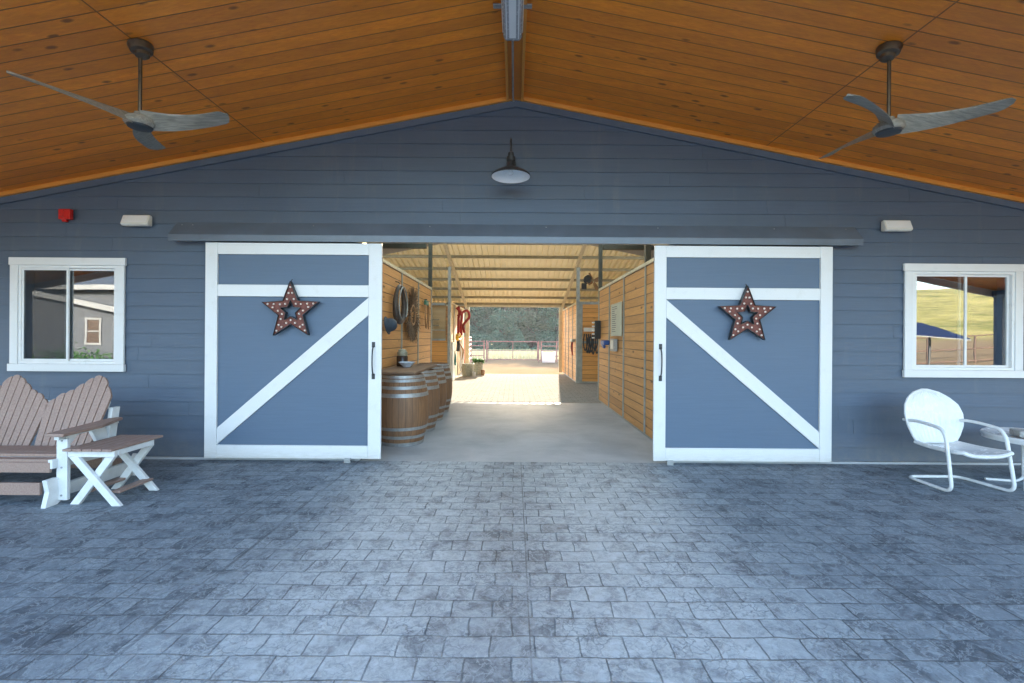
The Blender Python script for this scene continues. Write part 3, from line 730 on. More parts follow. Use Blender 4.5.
star(2.545, 1.650, 'rusty star with small round bulbs hung on the right sliding door', 0)

# ================================================================ GLIDER
G = tag(empty('adirondack_glider', (-4.47, 4.1, 0)), 'double adirondack glider bench with brown fan backs and white frame at the left wall', 'glider bench')
# seat slats (curved seat): local coords, y- = front
ys = [(-.36,.365),(-.29,.392),(-.20,.390),(-.11,.378),(-.02,.366),(.07,.355)]
for i, (y, z) in enumerate(ys):
    MB().box(-.70, .705, y-.038, y+.038, z-.012, z+.012).build('seat_slat', M['poly_brown'], G, bevel=.004)
MB().box(-.70, .705, -.405, -.383, .27, .352).build('front_apron', M['poly_brown'], G, bevel=.004)
# backs
def back(cx):
    base = Vector((cx, .13, .36)); up = Vector((0, .36, .93)).normalized(); rt = Vector((1,0,0)); nn = rt.cross(up)
    Mx = Matrix(((rt.x, up.x, nn.x, base.x),(rt.y, up.y, nn.y, base.y),(rt.z, up.z, nn.z, base.z),(0,0,0,1)))
    sg = 1 if cx > 0 else -1
    tops = [.42, .485, .52, .575, .635, .672, .640, .53]; slp = [.9, .6, .5, .8, .7, .05, -.9, -1.5]
    for i in range(8):
        bx = sg*(-.228 + .0645*i); tx = sg*(-.262 + .0755*i); L = tops[i]
        bw, tw = .056, .069
        a_, c_ = sg*slp[i]*tw*.5, .012
        p = [(bx-bw/2, -.02), (bx+bw/2, -.02), (tx+tw/2, L+a_-c_), (tx+tw/2-.010, L+a_*.75), (tx, L+.008), (tx-tw/2+.010, L-a_*.75), (tx-tw/2, L-a_-c_)]
        MB().prismM(p, Mx, -.011, .011).build('back_slat', M['poly_brown'], G, bevel=.003)
    for (v, wd) in ((.10, .25), (.36, .275)):
        MB().prismM([(-wd, v), (wd, v), (wd, v+.07), (-wd, v+.07)], Mx, -.04, -.0125).build('back_batten', M['poly_white'], G, bevel=.003)
back(.285); back(-.285)
for s in (-1, 1):
    x = s*.755
    e = empty('end_frame'); e.parent = G
    MB().box(x-.045, x+.045, -.355, -.325, .03, .534).build('front_post', M['poly_white'], e, bevel=.004)
    MB().prism([(.22,.12), (.30,.12), (.385,.69), (.30,.69)], 'x', s*.575-.02, s*.575+.02).build('rear_post', M['poly_white'], e, bevel=.004)
    MB().prism([(-.30,.40), (-.30,.48), (-.22,.56), (-.325,.56)], 'x', x-.018, x+.018).build('arm_bracket', M['poly_white'], e, bevel=.003)
    MB().prism([(.05,.53), (.20,.53), (.22,.45), (.20,.35), (.14,.36)], 'x', s*.60-.018, s*.60+.018).build('arm_bracket', M['poly_white'], e, bevel=.003)
    MB().bar((x, -.40, .55), (s*.61, .33, .55), .036, .030).build('arm_rail', M['poly_white'], e, bevel=.003)
    a = MB(); a.prism([(x-.07,-.43), (x+.085,-.43), (x+.06,-.05), (s*.61+.05,.34), (s*.61-.05,.34), (x-s*.04-.085,-.05)], 'z', .567, .592); a.build('arm', M['poly_brown'], e, bevel=.005)
    MB().prism([(-.40,.30), (.30,.26), (.30,.33), (-.40,.375)], 'x', x-s*.05-.018, x-s*.05+.018).build('seat_rail', M['poly_white'], e, bevel=.003)
    base = [(-.46,.0), (-.36,.0), (-.30,.05), (.34,.05), (.40,0), (.47,0), (.45,.10), (.47,.19), (.42,.22), (.38,.16), (-.30,.15), (-.36,.22), (-.45,.22), (-.43,.12)]
    MB().prism(base, 'x', x-s*.045-.02, x-s*.045+.02).build('base_rail', M['poly_white'], e, bevel=.003)
    b = MB()
    for yy, zz in ((-.3405,.30), (-.3405,.07), (-.3405, .52)): b.lathe([(.008,0),(.008,.004)], M=Matrix.Translation((x, -.3555, zz)) @ Matrix.Rotation(R(90),4,'X'), seg=8)
    b.build('bolt', M['galv'], e)
MB().box(-.62, .62, -.40, -.375, .085, .185).build('base_stretcher', M['poly_brown'], G, bevel=.004)
MB().box(-.62, .62, .36, .385, .085, .185).build('base_stretcher', M['poly_brown'], G, bevel=.004)

# X leg side table
T = tag(empty('side_table', (-3.44, 3.955, 0)), 'folding side table with brown slat top and crossed white legs beside the glider', 'side table')
for i in range(5):
    x = -.205 + .0805*i
    MB().box(x, x+.074, -.28, .27, .448, .468).build('top_slat', M['poly_brown'], T, bevel=.004)
for y in (-.225, .155):
    MB().box(-.195, .185, y-.016, y+.016, .395, .447).build('top_batten', M['poly_white'], T, bevel=.003)
    for k, s in enumerate((-1, 1)):
        yy = y + (.018 if k else -.016)
        b = MB(); b.prism([(s*-.225+.028, .0), (s*-.15+.028, .0), (s*.175, .40), (s*.10, .40)], 'y', yy-.016, yy+.016); b.build('leg', M['poly_white'], T, bevel=.004)
for x in (-.19, .18): MB().box(x-.012, x+.012, -.205, .135, .405, .446).build('side_apron', M['poly_white'], T, bevel=.003)
MB().box(.115, .19, -.19, .16, .085, .105).build('stretcher', M['poly_brown'], T, bevel=.004)
MB().box(-.135, -.06, -.19, .16, .085, .105).build('stretcher', M['poly_brown'], T, bevel=.004)

# retro metal lawn chair
Cq = tag(empty('metal_lawn_chair', (4.262, 4.36, 0), R(1)), 'white retro shell-back metal lawn chair on a bent tube frame under the right window', 'chair')
r = .0155
pts = []
L_ = [(-.265,.30,.585), (-.27,.12,.60), (-.28,-.12,.575), (-.285,-.17,.50), (-.288,-.20,.30), (-.29,-.235,.018), (-.275,.25,.018), (.25,.25,.018), (.295,-.235,.018), (.285,-.20,.30), (.28,-.17,.50), (.28,-.12,.575), (.275,.12,.60), (.265,.30,.585)]
MB().tube(fillet(L_, .085, 7), r, 12).build('tube_frame', M['white_metal'], Cq, smooth=True)
# shell back
def shell(nu, nv, fn):
    b = MB(); g_ = [[b.bm.verts.new(fn(i/nu, j/nv)) for j in range(nv+1)] for i in range(nu+1)]
    for i in range(nu):
        for j in range(nv):
            try: b.bm.faces.new((g_[i][j], g_[i+1][j], g_[i+1][j+1], g_[i][j+1]))
            except Exception: pass
    return b
def backf(u, v):
    # v: 0 bottom..1 top ; u across
    uu = u*2-1
    prof = [(0,.185),(.15,.235),(.35,.280),(.55,.292),(.72,.270),(.86,.205),(.95,.125),(1,.03)]
    for (a, wa), (b_, wb) in zip(prof[:-1], prof[1:]):
        if v <= b_: wd = wa + (wb-wa)*(v-a)/(b_-a); break
    x = uu*wd
    rib = .003*math.cos(uu*math.pi*11)*(1-abs(uu)**6)*min(1, v*4)
    y = .185 + .115*v - .050*(1-uu*uu)*0 + .055*(-(uu*wd/.29)**2) + rib + .055
    return (x, y, .355 + .53*v)
o = shell(66, 26, backf).build('shell_back', M['white_metal'], Cq, smooth=True); m = o.modifiers.new('s', 'SOLIDIFY'); m.thickness = .006
rim = [backf(1, v/18) for v in range(19)] + [backf(u/6, 1) for u in range(5, 0, -1)] + [backf(0, v/18) for v in range(18, -1, -1)]
MB().tube([Vector(p)+Vector((0,.004,0)) for p in rim], .011, 8).build('back_rim', M['white_metal'], Cq, smooth=True)
def seatf(u, v):
    uu = u*2-1; wd = .200 + .045*v**.8
    if v > .92: wd *= 1-.10*((v-.92)/.08)**2
    x = uu*wd; y = .235 - .50*v
    z = .355 + .035*abs(uu)**3 - .012*math.sin(v*math.pi) + .012*v
    return (x, y, z)
o = shell(16, 24, seatf).build('seat', M['white_metal'], Cq, smooth=True); m = o.modifiers.new('s', 'SOLIDIFY'); m.thickness = .012
rim = [seatf(1, v/18) for v in range(19)] + [seatf(u/10, 1) for u in range(9, 0, -1)] + [seatf(0, v/18) for v in range(18, -1, -1)]
MB().tube([Vector(p)+Vector((0,0,-.018)) for p in rim], .019, 8).build('seat_rim', M['white_metal'], Cq, smooth=True)

# round table
Tt = tag(empty('round_table', (5.165, 4.42, -.008)), 'white round metal patio table at the right edge beside the lawn chair', 'table')
MB().lathe([(.02,.455), (.40,.455), (.43,.462), (.435,.43), (.44,.43), (.445,.470), (.435,.484), (.41,.484), (.40,.476), (.02,.474)], seg=56).build('table_top', M['white_metal'], Tt, smooth=True)
for k in range(3):
    a = R(163+120*k); c_, s_ = math.cos(a), math.sin(a)
    P = [(.17,.45), (.165,.22), (.16,.06), (.22,.024), (.46,.022)]
    MB().tube(fillet([(p[0]*c_, p[0]*s_, p[1]) for p in P], .05, 6), .0135, 10).build('leg', M['white_metal'], Tt, smooth=True)
    if k == 2: continue
    a = R(205+120*k); c_, s_ = math.cos(a), math.sin(a)
    MB().tube([(.40*c_,.40*s_,.455), (.43*c_,.43*s_,.008)], .017, 10).build('leg', M['white_metal'], Tt, smooth=True)
by = tag(empty('stone_tray', (4.97, 4.36, .477), R(-20)), 'flat grey rough stone slab lying on the round white table', 'stone slab')
b = MB(); b.prism([(-.14,-.09), (.02,-.12), (.2,-.09), (.22,.08), (.05,.11), (-.12,.10)], 'z', .0, .06); b.build('slab', M['stone'], by, bevel=.012)

# ================================================================ AISLE CONTENTS
bz = [(0,.275),(.04,.283),(.10,.300),(.2,.325),(.32,.345),(.45,.350),(.58,.345),(.70,.325),(.80,.300),(.86,.283),(.90,.275)]
def barrel_r(z):
    for (a, ra), (b, rb_) in zip(bz[:-1], bz[1:]):
        if z <= b: return ra+(rb_-ra)*(z-a)/(b-a)
    return .275
B0 = None
BP = [(-1.475, 6.03), (-1.465, 6.85), (-1.48, 7.68), (-1.50, 8.52)]
BL = ['oak wine barrel nearest the left sliding door, under the near end of the plank', 'oak wine barrel second from the left sliding door, under the middle of the plank',
      'oak wine barrel third from the left sliding door, under the far end of the plank', 'oak wine barrel farthest from the left sliding door, past the end of the plank']
for i, (x, y) in enumerate(BP):
    if B0 is None:
        e = empty('wine_barrel'); B0 = e
        prof = [(barrel_r(.9*k/30), .9*k/30) for k in range(31)]
        prof = [(.001, .03), (.262, .03), (.265, 0)] + prof + [(.262, .9), (.258, .875), (.001, .875)]
        MB().lathe(prof, seg=52, cap=False).build('staves', M['oak'], e, smooth=True)
        for (a, b) in ((0.0,.045), (.095,.135), (.205,.245), (.625,.675), (.725,.765), (.815,.852), (.862,.898)):
            MB().lathe([(barrel_r(a)-.001, a), (barrel_r(a)+.0045, a+.001), (barrel_r(b)+.0045, b-.001), (barrel_r(b)-.001, b)], seg=52, cap=False).build('hoop', M['galv'], e, smooth=True)
    else: e = dup(B0)
    e.location = (x, y, 0); e.rotation_euler = (0, 0, i*1.3)
    tag(e, BL[i], 'barrel', 'oak wine barrels in a row along the left stall wall')
o = MB().box(-1.84, -1.27, 5.88, 7.55, .902, .938).build('counter_plank', M['plank'], None, bevel=.006)
tag(o, 'dark brown wooden plank laid over the tops of the wine barrels', 'plank')
j = tag(empty('jar', (-1.73, 7.05, .939)), 'dark glass jar with a white lid standing on the plank', 'jar')
MB().lathe([(.078,0), (.086,.008), (.086,.145), (.076,.16)], seg=24).build('body', M['jarm'], j, smooth=True)
MB().lathe([(.076,.161), (.080,.18), (.080,.215), (.066,.225), (.060,.25), (.03,.262), (.001,.263)], seg=24).build('lid', M['zinc'], j, smooth=True)
j = tag(empty('bowl', (-1.60, 6.80, .939)), 'pale blue and white ceramic bowl on the plank in front of the dark jar', 'bowl')
MB().lathe([(.05,0), (.06,.012), (.10,.05), (.125,.075), (.12,.078), (.09,.052), (.05,.016), (.001,.014)], seg=28).build('dish', M['bowl'], j, smooth=True)
# horse collar on left wall: wall plane X = -1.86
WX = -1.84
c_ = tag(empty('horse_collar', (-1.83, 7.0, 1.90)), 'dark padded leather horse collar hung on the left stall wall nearest the door', 'horse collar')
pts = []; rad = []
for k in range(28):
    a = 2*math.pi*k/28; rx = .185*(1-.18*math.cos(a)); pts.append((.07+.02*math.sin(a), rx*math.sin(a), .27*math.cos(a)-.0)); rad.append(.040+.012*(-math.cos(a)))
MB().tube(pts, rad, 12, closed=True).build('padding', M['leather'], c_, smooth=True)
MB().tube([(p[0]+.055, p[1]*.93, p[2]*.95) for p in pts[:12]], .012, 8).build('hame', M['galv'], c_, smooth=True)
MB().tube([(p[0]+.055, p[1]*.93, p[2]*.95) for p in pts[16:]], .012, 8).build('hame', M['galv'], c_, smooth=True)
MB().tube([(0,0,.34), (.05,0,.33), (.07,0,.30)], .008, 6).build('hook', M['iron'], c_)
h_ = tag(empty('blue_hat', (-1.79, 6.42, 1.55)), 'dark blue felt hat hung on the left stall wall below the horse collar', 'hat')
Mx = Matrix.Rotation(R(78), 4, 'Y')
MB().lathe([(.105,0), (.108,.006), (.098,.02), (.094,.06), (.08,.10), (.05,.13), (.001,.14)], M=Mx, seg=24).build('crown', M['denim'], h_, smooth=True)
MB().lathe([(.07,.004), (.128,-.004), (.13,.004), (.08,.02)], M=Mx, seg=24).build('brim', M['denim'], h_, smooth=True)
# twig sunburst wreath
wr = tag(empty('twig_wreath', (-1.83, 7.98, 1.77)), 'large round sunburst wreath of dry twigs on the left stall wall', 'wreath')
b = MB(); rw = random.Random(3)
for k in range(420):
    a = rw.random()*2*math.pi; r0 = .08+.22*rw.random(); r1 = .32+.20*rw.random(); da = (rw.random()-.5)*.35
    b.tube([(.02+.04*rw.random(), r0*math.cos(a), r0*math.sin(a)), (.03+.07*rw.random(), r1*math.cos(a+da), r1*math.sin(a+da))], [.006, .003], 5)
b.build('twigs', M['twig'], wr)
b = MB(); b.tube([(.05, .17*math.cos(2*math.pi*k/28), .17*math.sin(2*math.pi*k/28)) for k in range(28)], .022, 8, closed=True); b.build('inner_ring', M['strap'], wr, smooth=True)
# teal halter with tan reins on left wall
def loop(pts, r, n=6): return MB().tube(curve(pts, n), r, 6)
hl = tag(empty('halter', (-1.83, 9.25, 2.10)), 'teal halter with hanging tan strap on the left stall wall past the wreath', 'halter')
MB().cbox((.04, .02, -.02), (.05, .30, .10)).build('noseband', M['teal'], hl, bevel=.02)
loop([(.04,-.1,0), (.05,-.14,-.25), (.05,-.08,-.48), (.04,.05,-.52), (.05,.12,-.3), (.04,.1,0)], .014).build('strap', M['strap'], hl, smooth=True)
loop([(.05,.12,.03), (.06,.22,-.2), (.05,.2,-.55), (.04,.28,-.3), (.04,.2,0)], .012).build('strap', M['strap'], hl, smooth=True)
MB().tube([(0,0,.05), (.06,0,.05)], .01, 6).build('peg', M['iron'], hl)
# left rear wall (X=-2.0) tack
def hang(y, z, mat, label, cat, name, pl, r=.03, X=-1.985, pad=None):
    e = tag(empty(name, (X, y, z)), label, cat)
    for i, (p, m_) in enumerate(pl): MB().tube(curve(p, 6), r, 8).build('strap', M[m_], e, smooth=True)
    MB().tube([(0,0,.06), (.1 if X < 0 else -.1,0,.07)], .012, 6).build('peg', M['iron'], e)
    return e
e = hang(15.4, 2.30, None, 'crimson halter and ropes hanging high on the far left wall', 'halter', 'red_halter',
     [([(.08,-.25,.05), (.22,-.1,-.15), (.18,.05,-.5), (.2,0,-.85)], 'crimson'), ([(.08,.2,.12), (.12,.05,-.1), (.12,-.12,-.3), (.1,-.05,-.8)], 'crimson'), ([(.1,-.1,-.2), (.34,.3,.0), (.42,.5,-.2), (.25,.2,-.5), (.3,.0,-.75)], 'crimson')], .045)
e = hang(15.4, 1.42, None, 'yellow halter hanging on the far left wall below the crimson halter', 'halter', 'yellow_halter',
     [([(.1,-.3,.0), (.14,0,.05), (.12,.3,.0), (.12,.1,-.12), (.1,-.25,-.1), (.1,-.3,0)], 'yellow'), ([(.1,-.1,-.05), (.12,-.15,-.3), (.1,-.1,-.5)], 'black')], .06)
e = hang(14.6, .85, None, 'olive rope bundle hanging low on the far left wall', 'rope', 'rope_bundle',
     [([(.08,0,.05), (.1,.12,-.15), (.1,.05,-.35), (.1,-.1,-.25), (.08,0,.03)], 'teal')], .03)
e = hang(15.9, 1.15, None, 'white lead ropes hanging low on the far left wall beside the tubs', 'rope', 'lead_rope',
     [([(.08,-.2,.0), (.16,-.1,-.3), (.12,-.15,-.7), (.14,-.05,-.95)], 'vinyl'), ([(.08,.1,.0), (.2,.1,-.4), (.14,.2,-.8)], 'vinyl'), ([(.1,0,0), (.22,-.05,-.25), (.12,.1,-.55), (.1,.05,0)], 'strap')], .03)
o = MB().box(-1.955, -1.90, 14.2, 14.85, .0, 1.22).build('white_panel', M['white'], None, bevel=.01)
tag(o, 'white painted board standing against the far left wall beside the stall post', 'board')
# buckets and pots in the sun
def pot(loc, r, h, mat, label, cat, plant=False, name='bucket'):
    e = tag(empty(name, loc), label, cat)
    MB().lathe([(r*.82,0), (r*.9,h*.3), (r,h*.97), (r*1.05,h), (r*.96,h), (r*.9,h*.9), (.001,h*.88)], seg=28).build('tub', M[mat], e, smooth=True)
    for zz in (.33, .66): MB().lathe([(r*(.83+.16*zz)+.004, h*zz-.012), (r*(.83+.16*zz)+.012, h*zz), (r*(.83+.16*zz)+.004, h*zz+.012)], seg=28, cap=False).build('rib', M[mat], e, smooth=True)
    if plant:
        b = MB(); rp = random.Random(5)
        for k in range(420):
            a = rp.random()*6.28; q = r*1.15*math.sqrt(rp.random()); z = h*.9 + .16*rp.random(); c = Vector((q*math.cos(a), q*math.sin(a), z))
            n1 = Vector((rp.random()-.5, rp.random()-.5, rp.random()-.5)).normalized()*.045; n2 = n1.cross(Vector((rp.random()-.5, rp.random()-.5, .7))).normalized()*.022
            b.bm.faces.new([b.bm.verts.new(c+d) for d in (-n1, n2, n1, -n2)])
        b.build('leaves', M['leaf_pot'], e)
    return e
pot((-1.64, 16.2, 0), .23, .44, 'zinc', 'greenish zinc tub nearest the sunlit left wall', 'tub')
pot((-1.33, 17.0, 0), .19, .46, 'zinc', 'zinc tub with leafy green plant standing at the end of the left wall', 'planter', True, 'plant_tub')
pot((-1.13, 16.6, 0), .075, .20, 'strap', 'small brown pot on the sunlit paving beside the plant tub', 'pot', False, 'pot')
pot((-1.40, 16.0, 0), .06, .16, 'white', 'small white pot in front of the zinc tubs', 'pot', False, 'pot')
# right wall items
rk = tag(empty('bridle_rack', (1.93, 9.98, 1.42)), 'black rack with white-tipped pegs on the end of the right stall wall', 'rack')
MB().box(-.17, -.04, -.06, .0, -.05, .35).build('back_panel', M['black'], rk, bevel=.008)
for k in range(5): MB().box(-.225, -.175, -.075, .0, -.04+.083*k, -.01+.083*k).build('peg', M['vinyl'], rk, bevel=.006)
sg = tag(empty('notice_board', (1.895, 8.98, 1.93)), 'tall pale notice board with rows of faint writing on the right stall wall', 'notice')
sg.location = (1.878, 8.33, 1.80)
MB().box(-.012, .0, -.42, .42, -.37, .22).build('sheet', M['paper'], sg, bevel=.002)
b = MB(); rs = random.Random(2)
for k in range(13):
    z = .17-.038*k; b.box(-.0145, -.0125, .12-.18*rs.random(), .34, z-.007, z+.007)
b.build('writing', M['ink'], sg)
MB().box(-.02, -.012, -.435, -.42, -.38, .23).box(-.02, -.012, .42, .435, -.38, .23).box(-.02,-.012,-.419,.419,.22,.232).build('frame', M['steel_tan'], sg)
ob = tag(empty('power_outlet', (1.88, 8.42, 1.27)), 'grey metal outlet box on the right stall wall under the notice board', 'outlet')
MB().box(-.07, 0, -.16, .16, -.12, .11).build('box', M['galv'], ob, bevel=.006)
MB().box(-.076, -.0705, -.10, .10, -.08, .08).build('cover', M['cream'], ob, bevel=.004)
ob = tag(empty('blue_bracket', (1.88, 9.10, 1.30)), 'blue plastic hose bracket on the right stall wall left of the grey outlet box', 'bracket')
MB().cbox((-.06, 0, 0), (.12, .35, .09)).build('body', M['blue'], ob, bevel=.02)
MB().cbox((-.10, -.05, -.06), (.05, .2, .06), (R(15),0,0)).build('grip', M['blue'], ob, bevel=.015)
e = tag(empty('black_halters', (2.33, 13.94, 1.48)), 'tangle of black halters hanging on the right rear stall front', 'halter')
rh_ = random.Random(9)
for k in range(7):
    x0_ = -.18+.06*k; b = MB().tube(curve([(x0_, -.03, .03), (x0_-.08+.1*rh_.random(), -.06, -.2-.1*rh_.random()), (x0_+.02, -.07, -.45-.2*rh_.random()), (x0_+.1, -.05, -.2), (x0_+.05, -.03, .0)], 6), .018, 6); b.build('strap', M['black'], e, smooth=True)
MB().box(-.2, .22, -.035, 0.005, .10, .22).build('name_plate', M['cream'], e, bevel=.004)
e = tag(empty('door_latch', (1.93, 14.6, 1.25)), 'grey latch with a red lead rope hanging on the far right stall wall', 'latch')
MB().cbox((-.05, 0, .05), (.10, .55, .09)).build('bolt', M['steel_post'], e, bevel=.02)
MB().tube(curve([(-.06,-.1,0), (-.08,-.05,-.2), (-.07,-.12,-.42)], 6), .022, 6).build('rope', M['crimson'], e, smooth=True)
MB().tube(curve([(-.06,.1,0), (-.08,.12,-.15), (-.07,.05,-.3)], 6), .022, 6).build('rope', M['black'], e, smooth=True)
# post fan
pf = tag(empty('stall_fan', (1.93, 12.0, 2.93)), 'small black fan with brown blades on a bracket under the metal lean-to roof', 'fan')
MB().lathe([(.03,-.12), (.09,-.10), (.11,0), (.09,.10), (.04,.13)], M=Matrix.Rotation(R(-60),4,'X') @ Matrix.Rotation(R(20),4,'Y'), seg=18).build('motor', M['black'], pf, smooth=True)
MB().box(-.16, -.03, -.04, .04, -.26, -.10).build('bracket_box', M['black'], pf, bevel=.01)
MB().tube([(-.08,0,-.12), (0,0,0)], .02, 8).build('bracket', M['iron'], pf, smooth=True)
for k in range(4):
    a = R(90*k+20); Mx = Matrix.Translation((.16,.05,-.04)) @ Matrix.Rotation(R(35),4,'Z') @ Matrix.Rotation(R(72),4,'X') @ Matrix.Rotation(a,4,'Z') @ Matrix.Rotation(R(18),4,'X')
    MB().prismM([(.03,-.025), (.10,-.055), (.24,-.06), (.26,0), (.24,.06), (.10,.05), (.03,.025)], Mx, -.004, .004).build('blade', M['strap'], pf)

# ================================================================ CORRAL
fe = tag(empty('pipe_fence', (0, 27.7, 0)), 'rusty red pipe corral fence with a gate seen through the barn aisle', 'fence')
for x in (-4.5, -3.2, -1.82, -1.66, 1.50, 1.66, 2.6, 4.2): MB().tube([(x,0,-.2), (x,0,1.17)], .04, 8).build('post', M['pipe'], fe, smooth=True)
for (a, b) in ((-4.5,-1.82), (1.66,4.2)):
    for z in (.25, .58, .86, 1.12): MB().tube([(a,0,z), (b,0,z)], .026, 8).build('rail', M['pipe'], fe, smooth=True)
gt = tag(empty('pipe_gate', (-1.6, 27.7, 0)), 'wide pipe gate in the middle of the corral fence', 'gate')
MB().tube(fillet([(.02,0,.02), (.02,0,1.12), (3.03,0,1.12), (3.03,0,.02)], .08, 4), .028, 8).build('gate_frame', M['pipe'], gt, smooth=True)
MB().tube([(.02,0,.03), (3.03,0,.03)], .028, 8).build('rail', M['pipe'], gt, smooth=True)
MB().tube([(.02,0,.57), (3.03,0,.57)], .022, 8).build('rail', M['pipe'], gt, smooth=True)
MB().tube([(1.53,0,.03), (1.53,0,1.12)], .022, 8).build('upright', M['pipe'], gt, smooth=True)
cp = tag(empty('corral_panel', (-2.15, 20, 0)), 'rusty pipe corral panel running away from the left end of the barn', 'fence panel')
for z in (.2,.45,.7,.95,1.2,1.35): MB().tube([(0,0,z), (-.35,6.5,z)], .03, 8).build('rail', M['pipe'], cp, smooth=True)
for t_ in (0, .5, 1): MB().tube([(-.35*t_,6.5*t_,-.1), (-.35*t_,6.5*t_,1.4)], .035, 8).build('post', M['pipe'], cp, smooth=True)
tr = tag(empty('water_trough', (2.05, 27.0, -.1)), 'white water trough against the corral fence right of the gate', 'trough')
MB().prism([(-.36,0), (.36,0), (.40,.66), (.34,.66), (.31,.1), (-.31,.1), (-.34,.66), (-.40,.66)], 'y', -.3, .3).build('basin', M['white'], tr, bevel=.02)
MB().box(-.36,.36,-.29,-.25,.02,.62).build('end_wall', M['white'], tr, bevel=.01)
# dry grass beyond the fence
b = MB(); rg = random.Random(4)
for k in range(5000):
    x = -9+18*rg.random(); y = 30.5+9*rg.random(); h = .25+.35*rg.random(); a = rg.random()*3.14; d = Vector((math.cos(a), math.sin(a), 0))*.035
    lean = Vector((rg.random()-.5, rg.random()-.5, 0))*.25; p = Vector((x, y, -.12))
    b.bm.faces.new([b.bm.verts.new(q) for q in (p-d, p+d, p+lean+Vector((0,0,h)))])
o = b.build('dry_grass', M['dry'], None); tag(o, 'strip of pale dry grass growing beyond the corral fence', 'grass', kind='stuff')

# trees: prototypes with leaf clumps
def tree_proto(seed, H, W, mat, low=.05):
    rt = random.Random(seed); e = empty('tree')
    tr_ = MB(); tr_.tube(curve([(0,0,-.3), (.1,.05,H*.2), (-.1,.1,H*.45), (.15,-.1,H*.8)], 4), [ .28*(1-.8*k/12) for k in range(13)], 8)
    cl = []
    for k in range(40):
        z = H*(low + (.93-low)*rt.random()); ww = W*(.55+.45*math.sin(math.pi*min(1, (z/H)*.9+.1)))*(.35+.65*rt.random()); a = rt.random()*6.28
        c = Vector((ww*math.cos(a)*.75, ww*math.sin(a)*.75, z)); cl.append((c, W*(.24+.20*rt.random())))
        if k % 2 == 0 and c.length > 0: tr_.tube([(0,0,z*.55), tuple(c*.5+Vector((0,0,z*.3))), tuple(c)], [.09,.06,.02], 5)
    tr_.build('trunk', M['bark'], e, smooth=True)
    b = MB()
    for c, r_ in cl:
        for k in range(230):
            d = Vector((rt.gauss(0,1), rt.gauss(0,1), rt.gauss(0,1))).normalized()*r_*(.55+.5*rt.random()); d.z *= .75
            p = c+d; n1 = Vector((rt.gauss(0,1), rt.gauss(0,1), rt.gauss(0,1))).normalized()*.17; n2 = n1.cross(Vector((rt.gauss(0,1), rt.gauss(0,1), rt.gauss(0,1)))).normalized()*.10
            b.bm.faces.new([b.bm.verts.new(p+q) for q in (-n1, n2, n1, -n2)])
    b.build('crown', mat, e)
    return e
protos = [tree_proto(11, 9.5, 3.2, M['leaf_a']), tree_proto(12, 8.5, 3.6, M['leaf_b']), tree_proto(13, 10.5, 3.0, M['leaf_a'])]
spots = [(-12,60,0,1.0),(-8.2,58,1,1),(-4.6,59,0,1.0),(-1.2,57.5,2,1),(2.2,58.5,1,1.0),(5.6,58,0,1.05),(9.4,60,2,1),(13,61,1,1),
         (-10,66,2,1.1),(-6.2,65,1,1.2),(-2.8,66,0,1.2),(.6,65,1,1.2),(4.0,66,2,1.15),(7.6,66,1,1.2),(11.5,67,0,1.2),(-9,73,0,1.5),(-5,74,1,1.6),(-1.5,73,0,1.5),(2,74,1,1.6),(5.5,73,0,1.5),(9.5,74,1,1.6)]
side = ['far left','left','left of centre','near the centre','right of centre','right','far right','rightmost']
used = set()
for i, (x, y, k, s) in enumerate(spots):
    if k not in used: e = protos[k]; used.add(k)
    else: e = dup(protos[k])
    e.location = (x, y, 0); e.rotation_euler = (0,0,i*1.7); e.scale = (s, s, s*1.0)
    e.name = 'oak_tree' if k == 1 else 'evergreen_tree'
    wh = 'front' if y < 62 else 'middle' if y < 70 else 'hindmost'
    row = sorted(q[0] for q in spots if (q[1] < 62) == (y < 62) and (q[1] < 70) == (y < 70)); n_ = row.index(x)
    od = ['leftmost', 'second from the left', 'third from the left', 'fourth from the left', 'fifth from the left', 'sixth from the left', 'seventh from the left', 'rightmost'][n_]
    kd = ('blue-green', 'olive green', 'tall blue-green')[k]
    tag(e, kd + ' tree ' + od + ' in the ' + wh + ' row behind the corral', 'tree', 'trees of the wood behind the corral')
# undergrowth line
b = MB(); rg = random.Random(8)
for k in range(16000):
    x = -16+32*rg.random(); z = 2.4*rg.random()**1.3; y = 54.5+3*rg.random(); p = Vector((x, y, z-.1)); 
    if z > 1.2+1.1*math.sin(x*1.3+math.sin(x*.7)*2): continue
    n1 = Vector((rg.gauss(0,1), rg.gauss(0,1), rg.gauss(0,1))).normalized()*.2; n2 = n1.cross(Vector((rg.gauss(0,1), rg.gauss(0,1), rg.gauss(0,1)))).normalized()*.12
    b.bm.faces.new([b.bm.verts.new(p+q) for q in (-n1, n2, n1, -n2)])
o = b.build('undergrowth', M['leaf_a'], None); tag(o, 'dense green undergrowth at the foot of the wood behind the corral', 'shrubs', kind='stuff')

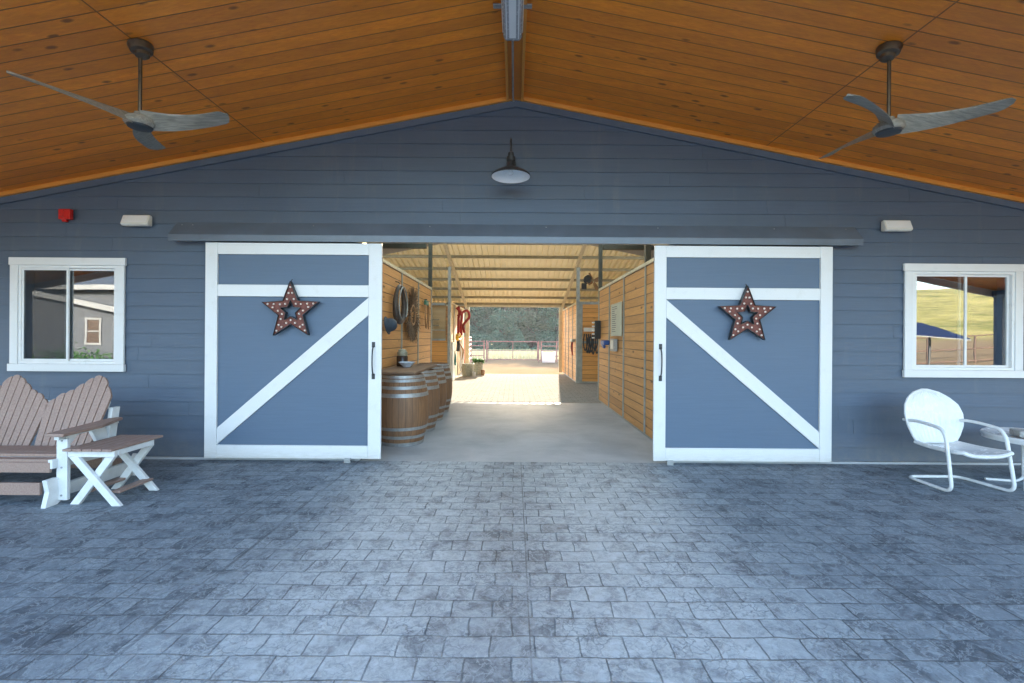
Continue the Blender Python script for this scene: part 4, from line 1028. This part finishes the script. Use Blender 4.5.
# ================================================================ YARD BEHIND THE CAMERA (seen in the window panes)
# house reflected in left window
h = tag(empty('yard_house', (-19, -9.2, 0)), 'grey house with white eaves mirrored in the left window', 'house')
MB().box(-9, 5, -6, 0, -.1, 3.35).build('wall', M['house'], h)
MB().prism([(.5, 3.30), (.5, 3.42), (-3, 4.6), (-6.5, 3.42), (-6.5, 3.30), (-3, 4.48)], 'x', -9.5, 5.5).build('roof', M['house'], h)
MB().box(-9.5, 5.5, .51, .55, 3.26, 3.46).build('fascia', M['house_trim'], h)
MB().prism([(-1.5, 3.10), (3.2, 2.15), (3.2, 2.38), (-1.5, 3.33)], 'y', .56, .62).build('porch_fascia', M['house_trim'], h)
MB().prism([(-1.5, 3.22), (3.2, 2.27), (3.2, 2.33), (-1.5, 3.28)], 'y', .02, .559).build('porch_roof', M['house'], h)
MB().prism([(-2.6,0), (-2.2,0), (-2.2,2.1), (-2.6,2.1)], 'y', .02, .08).build('door_post', M['house_trim'], h)
f = MB(); f.box(.65, 1.35, .01, .05, .95, 1.03).box(.65, 1.35, .01, .05, 2.02, 2.10).box(.65,.73,.01,.05,1.031,2.019).box(1.27,1.35,.01,.05,1.031,2.019).box(.731,1.269,.01,.05,1.5,1.55)
f.build('window_frame', M['house_trim'], h); MB().box(.70, 1.30, .002, .02, 1.0, 2.05).build('window_pane', M['jarm'], h)
sb = tag(empty('shrub', (-18.2, -8.4, -.1)), 'low leafy shrub under the mirrored house window', 'shrub')
b = MB(); rg = random.Random(6)
for k in range(1800):
    p = Vector((rg.gauss(0,.9), rg.gauss(0,.25), abs(rg.gauss(0,.35))))
    n1 = Vector((rg.gauss(0,1), rg.gauss(0,1), rg.gauss(0,1))).normalized()*.07; n2 = n1.cross(Vector((rg.gauss(0,1), rg.gauss(0,1), rg.gauss(0,1)))).normalized()*.035
    b.bm.faces.new([b.bm.verts.new(p+q) for q in (-n1, n2, n1, -n2)])
b.build('foliage', M['leaf_pot'], sb)
# pipe fence on the hill foot
fh = tag(empty('yard_fence', (0,0,0)), 'rusty pipe fence at the foot of the grassy hill mirrored in the right window', 'fence')
xs_ = [12+2.6*k for k in range(13)]
for x in xs_: z = terrain(x, -14.4); MB().tube([(x,-14.4,z-.2), (x,-14.4,z+1.5)], .05, 6).build('post', M['old_pipe'], fh)
for dz in (1.5, .15, .8):
    MB().tube([(x, -14.4, terrain(x,-14.4)+dz) for x in xs_], .035, 6).build('rail', M['old_pipe'], fh)
# solar array
sp_ = tag(empty('solar_array', (17.8, -11.0, terrain(17.8,-11))), 'dark blue solar panel on steel posts mirrored in the right window', 'solar panel')
MB().cbox((0,0,2.12), (4.6, 2.6, .05), (R(-17), R(4), 0)).build('panel', M['solar'], sp_)
MB().cbox((0,0,2.07), (4.66, 2.66, .035), (R(-17), R(4), 0)).build('frame', M['galv'], sp_)
for x in (-1.6, 1.6): MB().tube([(x,0,-.2), (x,0,2.0)], .05, 8).build('post', M['iron'], sp_)

# ================================================================ HAZE
hz = bpy.data.materials.new('pale_haze'); hz.use_nodes = True; nt = hz.node_tree; nt.nodes.clear()
ou = nt.nodes.new('ShaderNodeOutputMaterial'); vp = nt.nodes.new('ShaderNodeVolumePrincipled')
vp.inputs['Color'].default_value = (.93,.96,.98,1); vp.inputs['Density'].default_value = HAZE; vp.inputs['Anisotropy'].default_value = .3
nt.links.new(vp.outputs[0], ou.inputs['Volume'])
MB().box(-410, 410, -410, 410, -2, 22).build('haze', hz, None, kind='stuff')
tag(bpy.data.objects['haze'], 'thin pale haze in the air before the wood behind the corral', 'haze', kind='stuff')
